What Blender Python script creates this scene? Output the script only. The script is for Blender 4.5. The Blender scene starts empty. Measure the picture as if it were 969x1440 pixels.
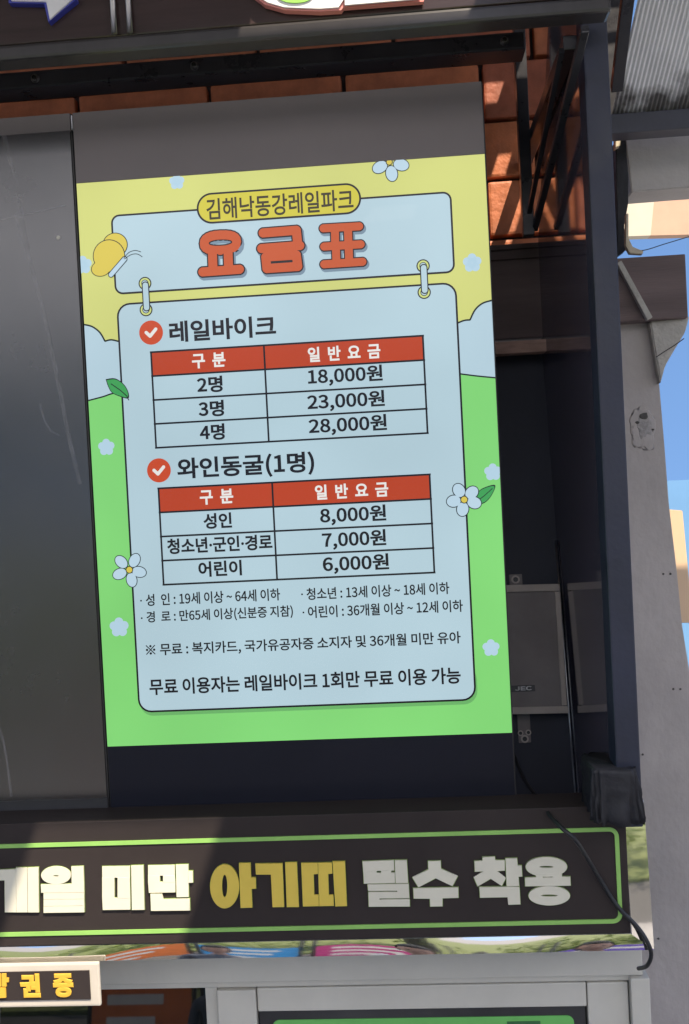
import bpy, bmesh, math, random
from mathutils import Vector, Matrix, noise
random.seed(7)
R = math.radians
sc = bpy.context.scene
COL = sc.collection

# ------------------------------------------------------------ camera, sky, sun, exposure
Z0 = 2.65                                   # lower edge of the lit picture on the price display
F_PX, W_PX, H_PX = 1300.0, 969.0, 1440.0
CAM = Vector((0.7053, -2.0939, Z0 + 0.5532))
cam_data = bpy.data.cameras.new('camera')
cam = bpy.data.objects.new('camera', cam_data); COL.objects.link(cam)
cam_data.sensor_fit = 'HORIZONTAL'; cam_data.sensor_width = 36.0
cam_data.lens = F_PX * 36.0 / W_PX
cam_data.clip_start = 0.05; cam_data.clip_end = 2000
CR = Matrix.Rotation(0.0613, 3, 'Z') @ Matrix.Rotation(math.pi/2 - 0.0178, 3, 'X') @ Matrix.Rotation(-0.0505, 3, 'Z')
cam.matrix_world = Matrix.Translation(CAM) @ CR.to_4x4()
sc.camera = cam

SUN = Vector((0.38, -0.60, 1.0)).normalized()          # towards the sun
EXPO = 0.88
world = bpy.data.worlds.new('World'); sc.world = world; world.use_nodes = True
wn = world.node_tree
sky = wn.nodes.new('ShaderNodeTexSky'); sky.sky_type = 'NISHITA'; sky.sun_disc = False
sky.sun_elevation = math.asin(SUN.z); sky.sun_rotation = math.atan2(SUN.x, SUN.y)
sky.air_density = 1.0; sky.dust_density = 0.8; sky.ozone_density = 0.4
hs = wn.nodes.new('ShaderNodeHueSaturation'); hs.inputs['Saturation'].default_value = 1.15
bg = wn.nodes['Background']; bg.inputs['Strength'].default_value = 0.15
wn.links.new(sky.outputs[0], hs.inputs['Color']); wn.links.new(hs.outputs[0], bg.inputs['Color'])
# the deep blue of the higher sky reaches down to the horizon all round
tcw = wn.nodes.new('ShaderNodeTexCoord'); vm = wn.nodes.new('ShaderNodeVectorMath'); vm.operation = 'ADD'; vm.inputs[1].default_value = (0, 0, 0.6)
vn = wn.nodes.new('ShaderNodeVectorMath'); vn.operation = 'NORMALIZE'
wn.links.new(tcw.outputs['Generated'], vm.inputs[0]); wn.links.new(vm.outputs[0], vn.inputs[0]); wn.links.new(vn.outputs[0], sky.inputs['Vector'])
sd = bpy.data.lights.new('sun', 'SUN'); sd.energy = 5.0; sd.angle = R(0.5); sd.color = (1.0, 0.87, 0.69)
sun = bpy.data.objects.new('sun', sd); COL.objects.link(sun)
sun.rotation_euler = SUN.to_track_quat('Z', 'Y').to_euler(); sun.location = SUN * 30
sc.view_settings.view_transform = 'Standard'; sc.view_settings.look = 'None'
sc.view_settings.exposure = EXPO; sc.view_settings.gamma = 1
try:
    sc.cycles.max_bounces = 8; sc.cycles.glossy_bounces = 5
    sc.cycles.use_denoising = True
except Exception:
    pass

# ------------------------------------------------------------ where things of the photograph stand
def ray(px, py):
    d = CR @ Vector(((px - W_PX/2)/F_PX, -(py - H_PX/2)/F_PX, -1.0))
    return d
def at(px, py, Y=0.0):                       # point on the upright plane y = Y
    d = ray(px, py); return CAM + d * ((Y - CAM.y) / d.y)
def at_x(px, py, X):                         # point on the upright plane x = X
    d = ray(px, py); return CAM + d * ((X - CAM.x) / d.x)
def at_plane(px, py, p0, n):
    d = ray(px, py); return CAM + d * ((p0 - CAM).dot(n) / d.dot(n))

# ------------------------------------------------------------ materials
def lin(c):
    c = c/255.0
    return c/12.92 if c <= 0.04045 else ((c+0.055)/1.055)**2.4
def srgb(r, g, b): return (lin(r), lin(g), lin(b))
M = {}
def mat(name, col, rough=0.5, metal=0.0, var=0.12, scale=9.0, bump=0.0, bscale=60.0, coat=0.0, spec=0.5, dust=0.0, dustcol=(0.35, 0.33, 0.31), rvar=0.0, stretch=None):
    m = bpy.data.materials.new(name); m.use_nodes = True; nt = m.node_tree
    b = nt.nodes['Principled BSDF']
    b.inputs['Metallic'].default_value = metal; b.inputs['Roughness'].default_value = rough
    b.inputs['Specular IOR Level'].default_value = spec; b.inputs['Coat Weight'].default_value = coat
    b.inputs['Coat Roughness'].default_value = 0.06
    tc = nt.nodes.new('ShaderNodeTexCoord'); src = tc.outputs['Object']
    if stretch:
        mp = nt.nodes.new('ShaderNodeMapping'); mp.inputs['Scale'].default_value = stretch
        nt.links.new(src, mp.inputs['Vector']); src = mp.outputs['Vector']
    n = nt.nodes.new('ShaderNodeTexNoise'); n.inputs['Scale'].default_value = scale; n.inputs['Detail'].default_value = 6; n.inputs['Roughness'].default_value = 0.62
    nt.links.new(src, n.inputs['Vector'])
    r = nt.nodes.new('ShaderNodeValToRGB')
    r.color_ramp.elements[0].position = 0.3; r.color_ramp.elements[1].position = 0.7
    r.color_ramp.elements[0].color = tuple(c*(1-var) for c in col) + (1,)
    r.color_ramp.elements[1].color = tuple(min(1, c*(1+var)) for c in col) + (1,)
    nt.links.new(n.outputs['Fac'], r.inputs['Fac'])
    out = r.outputs['Color']
    if dust > 0:
        n2 = nt.nodes.new('ShaderNodeTexNoise'); n2.inputs['Scale'].default_value = scale*0.37; n2.inputs['Detail'].default_value = 9; n2.inputs['Roughness'].default_value = 0.7
        nt.links.new(src, n2.inputs['Vector'])
        mr = nt.nodes.new('ShaderNodeMapRange'); mr.inputs['From Min'].default_value = 0.42; mr.inputs['From Max'].default_value = 0.72
        mr.inputs['To Min'].default_value = dust*0.25; mr.inputs['To Max'].default_value = dust
        nt.links.new(n2.outputs['Fac'], mr.inputs['Value'])
        mx = nt.nodes.new('ShaderNodeMixRGB'); nt.links.new(mr.outputs['Result'], mx.inputs['Fac'])
        nt.links.new(out, mx.inputs['Color1']); mx.inputs['Color2'].default_value = tuple(dustcol) + (1,)
        out = mx.outputs['Color']
    nt.links.new(out, b.inputs['Base Color'])
    if rvar > 0:
        mr = nt.nodes.new('ShaderNodeMapRange'); mr.inputs['To Min'].default_value = max(0.02, rough-rvar); mr.inputs['To Max'].default_value = rough+rvar
        mr.inputs['From Min'].default_value = 0.3; mr.inputs['From Max'].default_value = 0.7
        nt.links.new(n.outputs['Fac'], mr.inputs['Value']); nt.links.new(mr.outputs['Result'], b.inputs['Roughness'])
    if bump > 0:
        n3 = nt.nodes.new('ShaderNodeTexNoise'); n3.inputs['Scale'].default_value = bscale; n3.inputs['Detail'].default_value = 5
        nt.links.new(src, n3.inputs['Vector'])
        bp = nt.nodes.new('ShaderNodeBump'); bp.inputs['Strength'].default_value = bump; bp.inputs['Distance'].default_value = 0.01
        nt.links.new(n3.outputs['Fac'], bp.inputs['Height']); nt.links.new(bp.outputs['Normal'], b.inputs['Normal'])
    M[name] = m; return m
def screen_mat(name, r, g, b_, var=0.05, rough=0.22, k=1.0):
    """a lit picture element of the display: gives off its own light behind slightly dusty glass"""
    m = bpy.data.materials.new(name); m.use_nodes = True; nt = m.node_tree; b = nt.nodes['Principled BSDF']
    b.inputs['Base Color'].default_value = (0.012, 0.012, 0.013, 1); b.inputs['Roughness'].default_value = rough
    b.inputs['Specular IOR Level'].default_value = 0.35
    e = tuple(max(0.0, c-0.006) for c in srgb(r, g, b_))
    tc = nt.nodes.new('ShaderNodeTexCoord'); n = nt.nodes.new('ShaderNodeTexNoise'); n.inputs['Scale'].default_value = 2.2; n.inputs['Detail'].default_value = 2
    nt.links.new(tc.outputs['Object'], n.inputs['Vector'])
    rp = nt.nodes.new('ShaderNodeValToRGB'); rp.color_ramp.elements[0].position = 0.3; rp.color_ramp.elements[1].position = 0.7
    rp.color_ramp.elements[0].color = tuple(c*(1-var) for c in e) + (1,); rp.color_ramp.elements[1].color = tuple(c*(1+var) for c in e) + (1,)
    nt.links.new(n.outputs['Fac'], rp.inputs['Fac']); nt.links.new(rp.outputs['Color'], b.inputs['Emission Color'])
    b.inputs['Emission Strength'].default_value = k / (2**EXPO)
    M[name] = m; return m

mat('concrete', (0.43, 0.395, 0.375), 0.9, var=0.10, scale=7, bump=0.2, bscale=60, dust=0.55, dustcol=(0.27, 0.25, 0.235), stretch=(1.0, 1.0, 0.7))
mat('pale_concrete', (0.42, 0.40, 0.36), 0.9, var=0.2, scale=8, bump=0.5, bscale=60)
mat('pale_patch', (0.30, 0.285, 0.275), 0.95, var=0.3, scale=30, bump=0.4, bscale=80)
mat('panel_grey', (0.50, 0.47, 0.44), 0.85, var=0.08, scale=6, bump=0.2)
mat('slab_grey', (0.28, 0.26, 0.245), 0.9, var=0.12, scale=6, bump=0.3)
mat('beam_brown', (0.135, 0.098, 0.095), 0.75, var=0.3, scale=3, bump=0.2, dust=0.25, dustcol=(0.10, 0.08, 0.075), stretch=(0.4, 1, 5))
mat('ledge_wood', (0.42, 0.27, 0.22), 0.8, var=0.35, scale=14, bump=0.3, stretch=(0.5, 1, 3))
mat('brick_face', (0.50, 0.15, 0.055), 0.6, var=0.32, scale=11, bump=0.4, bscale=40, dust=0.3, dustcol=(0.30, 0.12, 0.08))
mat('brick_face_dark', (0.36, 0.095, 0.045), 0.6, var=0.35, scale=11, bump=0.4, bscale=40, dust=0.3, dustcol=(0.28, 0.12, 0.08))
mat('mortar', (0.035, 0.022, 0.020), 0.95, var=0.3, scale=20)
mat('black_paint', (0.026, 0.026, 0.032), 0.33, var=0.25, scale=12, bump=0.08, bscale=30, dust=0.12, dustcol=(0.10, 0.10, 0.10), rvar=0.1)
mat('post_paint', (0.014, 0.017, 0.034), 0.5, var=0.22, scale=10, bump=0.1, bscale=60, dust=0.25, dustcol=(0.045, 0.05, 0.085), rvar=0.1)
mat('awning_paint', (0.045, 0.048, 0.068), 0.45, var=0.2, scale=8, dust=0.2, dustcol=(0.09, 0.09, 0.11))
mat('black_board', (0.010, 0.013, 0.028), 0.6, var=0.25, scale=4, bump=0.05, dust=0.12, dustcol=(0.05, 0.05, 0.06))
mat('black_acrylic', (0.028, 0.023, 0.023), 0.5, var=0.12, scale=3, spec=0.12, dust=0.05, dustcol=(0.20, 0.15, 0.12), rvar=0.05)
mat('vinyl_sheet', (0.060, 0.052, 0.070), 0.07, var=0.25, scale=3, spec=1.0, dust=0.25, dustcol=(0.07, 0.06, 0.07))
mat('vinyl_wrap', (0.008, 0.008, 0.012), 0.6, var=0.3, scale=20, bump=0.6, bscale=25, dust=0.1, dustcol=(0.04, 0.04, 0.05))
mat('bezel', (0.014, 0.014, 0.016), 0.45, var=0.15, scale=6, dust=0.10)
mat('glass_off', (0.016, 0.014, 0.016), 0.25, var=0.2, scale=2, spec=0.5, dust=0.5, dustcol=(0.032, 0.028, 0.031), rvar=0.05)
M['glass_off'].node_tree.nodes['Principled BSDF'].inputs['IOR'].default_value = 1.95
mat('glass_band', (0.010, 0.011, 0.018), 0.4, var=0.1, scale=2, spec=0.15, dust=0.1, dustcol=(0.04, 0.035, 0.04))
mat('grey_band', (0.175, 0.15, 0.148), 0.55, var=0.06, scale=3, dust=0.3, dustcol=(0.14, 0.13, 0.13))
mat('reflection_line', (0.62, 0.61, 0.62), 0.5, var=0.3, scale=30)
mat('mirror_steel', (0.84, 0.82, 0.78), 0.035, metal=1.0, var=0.04, scale=5, bump=0.02, bscale=4, rvar=0.02)
mat('aluminium_white', (0.50, 0.48, 0.42), 0.42, var=0.06, scale=6, dust=0.25, dustcol=(0.30, 0.29, 0.27), bump=0.03)
mat('sign_frame_white', (0.47, 0.43, 0.37), 0.4, var=0.05, scale=8)
mat('letter_cream', (0.60, 0.575, 0.47), 0.45, var=0.05, scale=10)
mat('letter_yellow', (0.62, 0.46, 0.07), 0.45, var=0.06, scale=10)
mat('letter_gold', (0.60, 0.36, 0.04), 0.45, var=0.05, scale=10)
mat('letter_edge', (0.16, 0.26, 0.05), 0.4, var=0.1, scale=10)
mat('green_vinyl', (0.24, 0.46, 0.11), 0.4, var=0.08, scale=10)
mat('green_notice', (0.13, 0.42, 0.10), 0.4, var=0.06, scale=10)
mat('dark_green_print', (0.03, 0.12, 0.04), 0.4, var=0.06, scale=10)
mat('window_glass', (0.006, 0.007, 0.007), 0.02, var=0.2, scale=3, spec=0.9)
mat('dark_interior', (0.012, 0.012, 0.013), 0.8, var=0.2)
mat('case_metal', (0.12, 0.102, 0.098), 0.5, metal=0.3, var=0.12, scale=12, dust=0.2)
mat('case_rim', (0.34, 0.295, 0.26), 0.5, metal=0.2, var=0.12, scale=12)
mat('bright_steel', (0.55, 0.56, 0.58), 0.3, metal=1.0, var=0.1, scale=12)
mat('label_black', (0.01, 0.01, 0.01), 0.4)
mat('label_silver', (0.55, 0.55, 0.55), 0.4)
mat('cable_black', (0.012, 0.012, 0.014), 0.5, var=0.2)
mat('corrugated', (0.84, 0.86, 0.88), 0.55, var=0.08, scale=7, dust=0.3, dustcol=(0.5, 0.49, 0.48))
mat('grime', (0.09, 0.085, 0.08), 0.9, var=0.3, scale=20)
mat('white_acrylic', (0.80, 0.79, 0.80), 0.35, var=0.03)
mat('blue_edge', (0.06, 0.07, 0.42), 0.4, var=0.05)
mat('pink_edge', (0.75, 0.28, 0.25), 0.4, var=0.05)
mat('lime_acrylic', (0.30, 0.62, 0.12), 0.35, var=0.05)
mat('rail_paint', (0.034, 0.031, 0.033), 0.27, var=0.2, scale=8, dust=0.15, dustcol=(0.10, 0.095, 0.09))
mat('sign_brown', (0.040, 0.024, 0.024), 0.22, var=0.3, scale=3, dust=0.3, dustcol=(0.11, 0.085, 0.08), stretch=(1, 1, 8))
mat('plaster_peach', (0.52, 0.33, 0.22), 0.85, var=0.08, scale=2)
mat('plaster_cream', (0.55, 0.48, 0.36), 0.85, var=0.08, scale=2)
mat('plaster_orange', (0.62, 0.44, 0.28), 0.85, var=0.05, scale=2)
mat('sky_blue', (0.12, 0.26, 0.44), 0.85, var=0.05, scale=2)
mat('paving', (0.24, 0.235, 0.235), 0.9, var=0.15, scale=3, bump=0.3)
mat('dark_paving', (0.05, 0.05, 0.052), 0.9, var=0.2, scale=20)
mat('grass', (0.11, 0.14, 0.035), 0.9, var=0.45, scale=6, bump=0.8, bscale=20)
mat('leaves', (0.22, 0.29, 0.05), 0.6, var=0.5, scale=7)
mat('bark', (0.10, 0.075, 0.055), 0.9, var=0.3, scale=20, bump=0.6)
mat('banner_orange', (0.75, 0.20, 0.05), 0.6, var=0.1); mat('banner_blue', (0.05, 0.30, 0.62), 0.6, var=0.1)
mat('banner_magenta', (0.55, 0.06, 0.22), 0.6, var=0.1); mat('banner_red', (0.62, 0.06, 0.04), 0.6, var=0.1)
mat('banner_violet', (0.16, 0.10, 0.45), 0.6, var=0.1); mat('banner_print', (0.80, 0.78, 0.70), 0.6, var=0.05)
mat('skin', (0.50, 0.29, 0.20), 0.5, var=0.08); mat('hair', (0.012, 0.010, 0.009), 0.5, var=0.3)
mat('shirt_white', (0.60, 0.60, 0.60), 0.8, var=0.06); mat('shirt_grey', (0.16, 0.17, 0.19), 0.8, var=0.1); mat('trousers', (0.04, 0.045, 0.07), 0.8, var=0.1)
mat('eye', (0.02, 0.015, 0.012), 0.3); mat('lip', (0.38, 0.14, 0.12), 0.5)

screen_mat('lit_yellow', 207, 211, 122, var=0.08); screen_mat('lit_green', 130, 213, 118, var=0.08); screen_mat('lit_paper', 180, 206, 217, var=0.07)
screen_mat('lit_cloud', 180, 206, 219); screen_mat('lit_pill', 208, 198, 62); screen_mat('lit_title', 196, 84, 36); screen_mat('lit_badge', 202, 74, 34)
screen_mat('lit_header', 184, 64, 28); screen_mat('lit_white', 232, 232, 228); screen_mat('lit_ink', 26, 26, 38, k=0.4); screen_mat('lit_brown_ink', 62, 55, 30, k=0.8)
screen_mat('lit_outline', 40, 52, 50, k=0.6); screen_mat('lit_shade', 120, 142, 160); screen_mat('lit_green_shade', 108, 178, 104)
screen_mat('lit_wing', 216, 196, 78); screen_mat('lit_leaf', 62, 160, 84); screen_mat('lit_petal', 186, 212, 228); screen_mat('lit_soft', 180, 209, 226)
screen_mat('lit_ring', 205, 216, 130)

# ------------------------------------------------------------ builders
def link(name, me, m=None, parent=None):
    o = bpy.data.objects.new(name, me); COL.objects.link(o)
    if m is not None:
        for x in (m if isinstance(m, (list, tuple)) else [m]): me.materials.append(M[x])
    if parent is not None: o.parent = parent
    return o
def bm_link(name, bm, m, parent=None, smooth=False):
    me = bpy.data.meshes.new(name); bmesh.ops.recalc_face_normals(bm, faces=bm.faces)
    bm.to_mesh(me); bm.free()
    if smooth:
        for p in me.polygons: p.use_smooth = True
    return link(name, me, m, parent)
def tag(o, label=None, cat=None, group=None, kind=None):
    if label: o['label'] = label
    if cat: o['category'] = cat
    if group: o['group'] = group
    if kind: o['kind'] = kind
    return o
def thing(name, label, cat, loc=(0, 0, 0), group=None):
    o = bpy.data.objects.new(name, None); COL.objects.link(o); o.location = loc; o.empty_display_size = 0.1
    return tag(o, label, cat, group)
def keep(root):                       # parts are modelled in world space: cancel the root's offset
    for c in root.children: c.matrix_parent_inverse = Matrix.Translation(root.location).inverted()
def add_box(bm, x0, y0, z0, x1, y1, z1, bev=0.0, mi=0):
    r = bmesh.ops.create_cube(bm, size=1.0)
    vs = r['verts']
    for v in vs:
        v.co = Vector(((x0+x1)/2 + v.co.x*(x1-x0), (y0+y1)/2 + v.co.y*(y1-y0), (z0+z1)/2 + v.co.z*(z1-z0)))
    fs = {f for v in vs for f in v.link_faces}
    for f in fs: f.material_index = mi
    if bev > 0:
        es = list({e for v in vs for e in v.link_edges})
        bmesh.ops.bevel(bm, geom=es, offset=bev, segments=2, affect='EDGES', profile=0.6)
def box(name, x0, y0, z0, x1, y1, z1, m, parent=None, bev=0.0):
    bm = bmesh.new(); add_box(bm, min(x0, x1), min(y0, y1), min(z0, z1), max(x0, x1), max(y0, y1), max(z0, z1), bev)
    return bm_link(name, bm, m, parent)
def pbox(name, tl, br, Y, depth, m, parent=None, bev=0.0):
    """upright box whose front face, at distance Y, spans the two photograph corners; depth goes away from the camera"""
    a = at(tl[0], tl[1], Y); b = at(br[0], br[1], Y)
    return box(name, a.x, Y, b.z, b.x, Y+depth, a.z, m, parent, bev)
def prism(name, pts, m, parent=None, vec=(0, 0.05, 0), bev=0.0):
    """polygon in space pushed along vec"""
    bm = bmesh.new(); vs = [bm.verts.new(p) for p in pts]; f = bm.faces.new(vs)
    r = bmesh.ops.extrude_face_region(bm, geom=[f])
    bmesh.ops.translate(bm, verts=[v for v in r['geom'] if isinstance(v, bmesh.types.BMVert)], vec=Vector(vec))
    if bev > 0: bmesh.ops.bevel(bm, geom=list(bm.edges), offset=bev, segments=2, affect='EDGES')
    return bm_link(name, bm, m, parent)
def tube_bm(bm, pts, r, n=8, caps=True):
    pts = [Vector(p) for p in pts]; rings = []
    prev = None
    for i, p in enumerate(pts):
        a = pts[max(0, i-1)]; b = pts[min(len(pts)-1, i+1)]; t = (b-a).normalized()
        if prev is None:
            up = Vector((0, 0, 1)) if abs(t.z) < 0.9 else Vector((0, 1, 0)); u = t.cross(up).normalized()
        else:
            u = (prev - t*prev.dot(t)).normalized()
        prev = u; w = t.cross(u)
        rr = r[i] if isinstance(r, (list, tuple)) else r
        rings.append([bm.verts.new(p + u*math.cos(2*math.pi*k/n)*rr + w*math.sin(2*math.pi*k/n)*rr) for k in range(n)])
    for a, b in zip(rings, rings[1:]):
        for k in range(n): bm.faces.new((a[k], a[(k+1) % n], b[(k+1) % n], b[k]))
    if caps: bm.faces.new(rings[0]); bm.faces.new(rings[-1])
def tube(name, pts, r, m, parent=None, n=8):
    bm = bmesh.new(); tube_bm(bm, pts, r, n); return bm_link(name, bm, m, parent, smooth=n > 5)
def smooth_path(pts, k=6):
    P = [Vector(p) for p in pts]; out = []
    for i in range(len(P)-1):
        p0 = P[max(0, i-1)]; p1 = P[i]; p2 = P[i+1]; p3 = P[min(len(P)-1, i+2)]
        for j in range(k):
            t = j/k
            out.append(0.5*((2*p1) + (p2-p0)*t + (2*p0-5*p1+4*p2-p3)*t*t + (3*p1-p0-3*p2+p3)*t**3))
    out.append(P[-1]); return out
def bar(name, a, b, w, h, m, parent=None, bev=0.002):
    """square bar from a to b"""
    a = Vector(a); b = Vector(b); t = (b-a); L = t.length; q = t.to_track_quat('X', 'Z')
    bm = bmesh.new(); add_box(bm, 0, -w/2, -h/2, L, w/2, h/2, bev)
    bm.transform(Matrix.Translation(a) @ q.to_matrix().to_4x4())
    return bm_link(name, bm, m, parent)

_tc = {}
FONT = None
for _k in ('LOCAL', 'SYSTEM'):
    try:
        import os
        _p = os.path.join(bpy.utils.resource_path(_k), 'datafiles', 'fonts', 'Noto Sans CJK Regular.woff2')   # the lettering that ships with Blender itself
        if FONT is None and os.path.exists(_p): FONT = bpy.data.fonts.load(_p)
    except Exception: pass
def _gh(font):
    cu = bpy.data.curves.new('lettering', 'FONT'); cu.body = '\ub808'; cu.size = 1.0
    if font: cu.font = font
    o = bpy.data.objects.new('lettering', cu); COL.objects.link(o); me = o.evaluated_get(bpy.context.evaluated_depsgraph_get()).to_mesh()
    h = (max(v.co.y for v in me.vertices) - min(v.co.y for v in me.vertices)) if len(me.vertices) else 0.85
    bpy.data.objects.remove(o); return h
FK = 1.0
if FONT: FK = _gh(FONT)/_gh(None)
def text_mesh(body, dil, extrude, space=1.0):
    """glyph outlines of Blender's own font, made heavier by a rounded rim; unit em; returns vertices and faces"""
    plain = '\u00b7' in body or not FONT
    dil = dil*(1.0 if plain else FK)
    key = (body, round(dil, 4), round(extrude, 4), space)
    if key in _tc: return _tc[key]
    cu = bpy.data.curves.new('lettering', 'FONT'); cu.body = body; cu.size = 1.0
    if not plain: cu.font = FONT
    cu.bevel_depth = dil; cu.bevel_resolution = 2 if dil > 0.03 else 1; cu.extrude = extrude; cu.resolution_u = 4; cu.space_character = space
    o = bpy.data.objects.new('lettering', cu); COL.objects.link(o)
    dg = bpy.context.evaluated_depsgraph_get()
    me = o.evaluated_get(dg).to_mesh()
    vs = [v.co.copy() for v in me.vertices]; fs = [tuple(p.vertices) for p in me.polygons]
    o.evaluated_get(dg).to_mesh_clear(); bpy.data.objects.remove(o); bpy.data.curves.remove(cu)
    _tc[key] = (vs, fs); return vs, fs
def lettering(name, body, left, right, h, Y, m, parent=None, dil=0.02, thick=0.0006, space=1.0, grow=0.0, off=(0, 0)):
    """lettering that fills the box between two photograph points (its left and right ends at mid height), h photograph pixels high"""
    a = at(left[0], left[1], Y); b = at(right[0], right[1], Y)
    s = 2.0 if False else (at(left[0], left[1]-10, Y)-at(left[0], left[1]+10, Y)).z/20.0
    H = h*s; zc = (a.z+b.z)/2 + off[1]*s; x0 = a.x + off[0]*s; x1 = b.x + off[0]*s
    vs, fs = text_mesh(body, dil, 0.02, space)
    mnx = min(v.x for v in vs); mxx = max(v.x for v in vs); mny = min(v.y for v in vs); mxy = max(v.y for v in vs); mnz = min(v.z for v in vs); mxz = max(v.z for v in vs)
    g = grow*s
    sx = (x1-x0+2*g)/(mxx-mnx); sy = (H+2*g)/(mxy-mny); sz = thick/(mxz-mnz)
    out = [(x0-g + (v.x-mnx)*sx, Y - (v.z-mnz)*sz, zc - H/2 - g + (v.y-mny)*sy) for v in vs]
    me = bpy.data.meshes.new(name); me.from_pydata(out, [], fs); me.validate(); 
    return link(name, me, m, parent)

# flat print on the lit display: all in the display's own plane, each layer a fraction of a millimetre proud
TOPZ = at(107, 257).z; LEFTX = at(107, 257).x; RIGHTX = at(722, 1032).x
PX = 0.001625
DEP = 0.0
X0D, X1D, Z0D, Z1D = 0.0, 0.93, Z0, Z0 + 1.2984
def art(name, polys, m, parent, layer):
    """polys: lists of (x, z) in the display plane; clipped to the lit picture"""
    bm = bmesh.new(); y = DEP - layer*0.00035
    for p in polys:
        p = clip(p)
        if len(p) < 3: continue
        f = bm.faces.new([bm.verts.new((x, y, z)) for x, z in p])
    bmesh.ops.triangulate(bm, faces=bm.faces)
    for f in bm.faces:
        if f.normal.y > 0: f.normal_flip()
    me = bpy.data.meshes.new(name); bm.to_mesh(me); bm.free()
    return link(name, me, m, parent)
def clip(p):
    def cut(p, inside, inter):
        o = []
        for i in range(len(p)):
            a, b = p[i-1], p[i]
            if inside(b):
                if not inside(a): o.append(inter(a, b))
                o.append(b)
            elif inside(a): o.append(inter(a, b))
        return o
    def lx(X): return lambda a, b: (X, a[1] + (b[1]-a[1])*(X-a[0])/(b[0]-a[0]))
    def lz(Z): return lambda a, b: (a[0] + (b[0]-a[0])*(Z-a[1])/(b[1]-a[1]), Z)
    for f, g in ((lambda q: q[0] >= X0D, lx(X0D)), (lambda q: q[0] <= X1D, lx(X1D)), (lambda q: q[1] >= Z0D, lz(Z0D)), (lambda q: q[1] <= Z1D, lz(Z1D))):
        if not p: break
        p = cut(p, f, g)
    return p
def P(px, py):
    v = at(px, py, DEP); return (v.x, v.z)
def circ(c, r, n=28, sq=1.0, rot=0.0):
    out = []
    for k in range(n):
        a = 2*math.pi*k/n; x = math.cos(a)*r; z = math.sin(a)*r*sq
        out.append((c[0] + x*math.cos(rot) - z*math.sin(rot), c[1] + x*math.sin(rot) + z*math.cos(rot)))
    return out
def rrect(x0, z0, x1, z1, r, n=6):
    out = []
    for cx, cz, a0 in ((x1-r, z1-r, 0), (x0+r, z1-r, 90), (x0+r, z0+r, 180), (x1-r, z0+r, 270)):
        for k in range(n+1):
            a = R(a0 + 90*k/n); out.append((cx + r*math.cos(a), cz + r*math.sin(a)))
    return out
def quad_world(tl, tr, br, bl):
    a, b, c, d = P(*tl), P(*tr), P(*br), P(*bl)
    return (a[0]+d[0])/2, (c[1]+d[1])/2, (b[0]+c[0])/2, (a[1]+b[1])/2       # x0,z0,x1,z1
def strokes(pts, w, closed=False):
    """ribbon polygons along a path of (x, z)"""
    out = []
    n = len(pts)
    for i in range(n if closed else n-1):
        a = pts[i]; b = pts[(i+1) % n]; dx, dz = b[0]-a[0], b[1]-a[1]; L = math.hypot(dx, dz) or 1e-9
        nx, nz = -dz/L*w/2, dx/L*w/2
        ex, ez = dx/L*w*0.12, dz/L*w*0.12
        out.append([(a[0]-ex+nx, a[1]-ez+nz), (a[0]-ex-nx, a[1]-ez-nz), (b[0]+ex-nx, b[1]+ez-nz), (b[0]+ex+nx, b[1]+ez+nz)])
    return out
def curve2(pts, k=6):
    return [(v.x, v.z) for v in smooth_path([(p[0], 0, p[1]) for p in pts], k)]

# ------------------------------------------------------------ ground
gb = box('ground', -300, -300, -0.4, 300, 300, -0.004, 'paving'); tag(gb, kind='structure')
rd = box('dark_ground_strip', -40, -11.2, -0.1, 40, -8.3, 0.0, 'dark_paving'); tag(rd, kind='structure')  # dark strip added out of view to dim what the left glass mirrors
gr = box('grass_field', -40, -60, -0.2, 40, -11.25, 0.06, 'grass'); tag(gr, kind='structure')

# ------------------------------------------------------------ concrete frame behind: column, beam, haunch
YC = 0.62
col_t = thing('concrete_column', 'weathered grey concrete column with haunch, to the right of the black post', 'column', (1.8, YC, 0))
pts = [at(862, 440, YC), at(920, 452, YC), at(927, 532, YC), at(935, 627, YC), at(941, 707, YC), at(952, 800, YC), at(960, 881, YC), at(971, 950, YC), at(990, 1200, YC), at(1002, 1460, YC)]
a = at(860, 1460, YC)
pts += [a]
lo = [Vector((p.x, YC, p.z)) for p in pts]
foot = [Vector((lo[-2].x + 0.02, YC, 0)), Vector((lo[-1].x, YC, 0))]
prism('shaft', lo[:-1] + foot + [lo[-1]], 'concrete', col_t, (0, 0.45, 0), bev=0.004)
h = [at(914, 452, YC-0.03), at(970, 443, YC-0.03), at(964, 467, YC-0.03), at(950, 490, YC-0.03), at(936, 514, YC-0.03), at(929, 540, YC-0.03), at(922, 500, YC-0.03)]
prism('haunch', h, 'pale_concrete', col_t, (0, 0.3, 0), bev=0.004)
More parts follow.
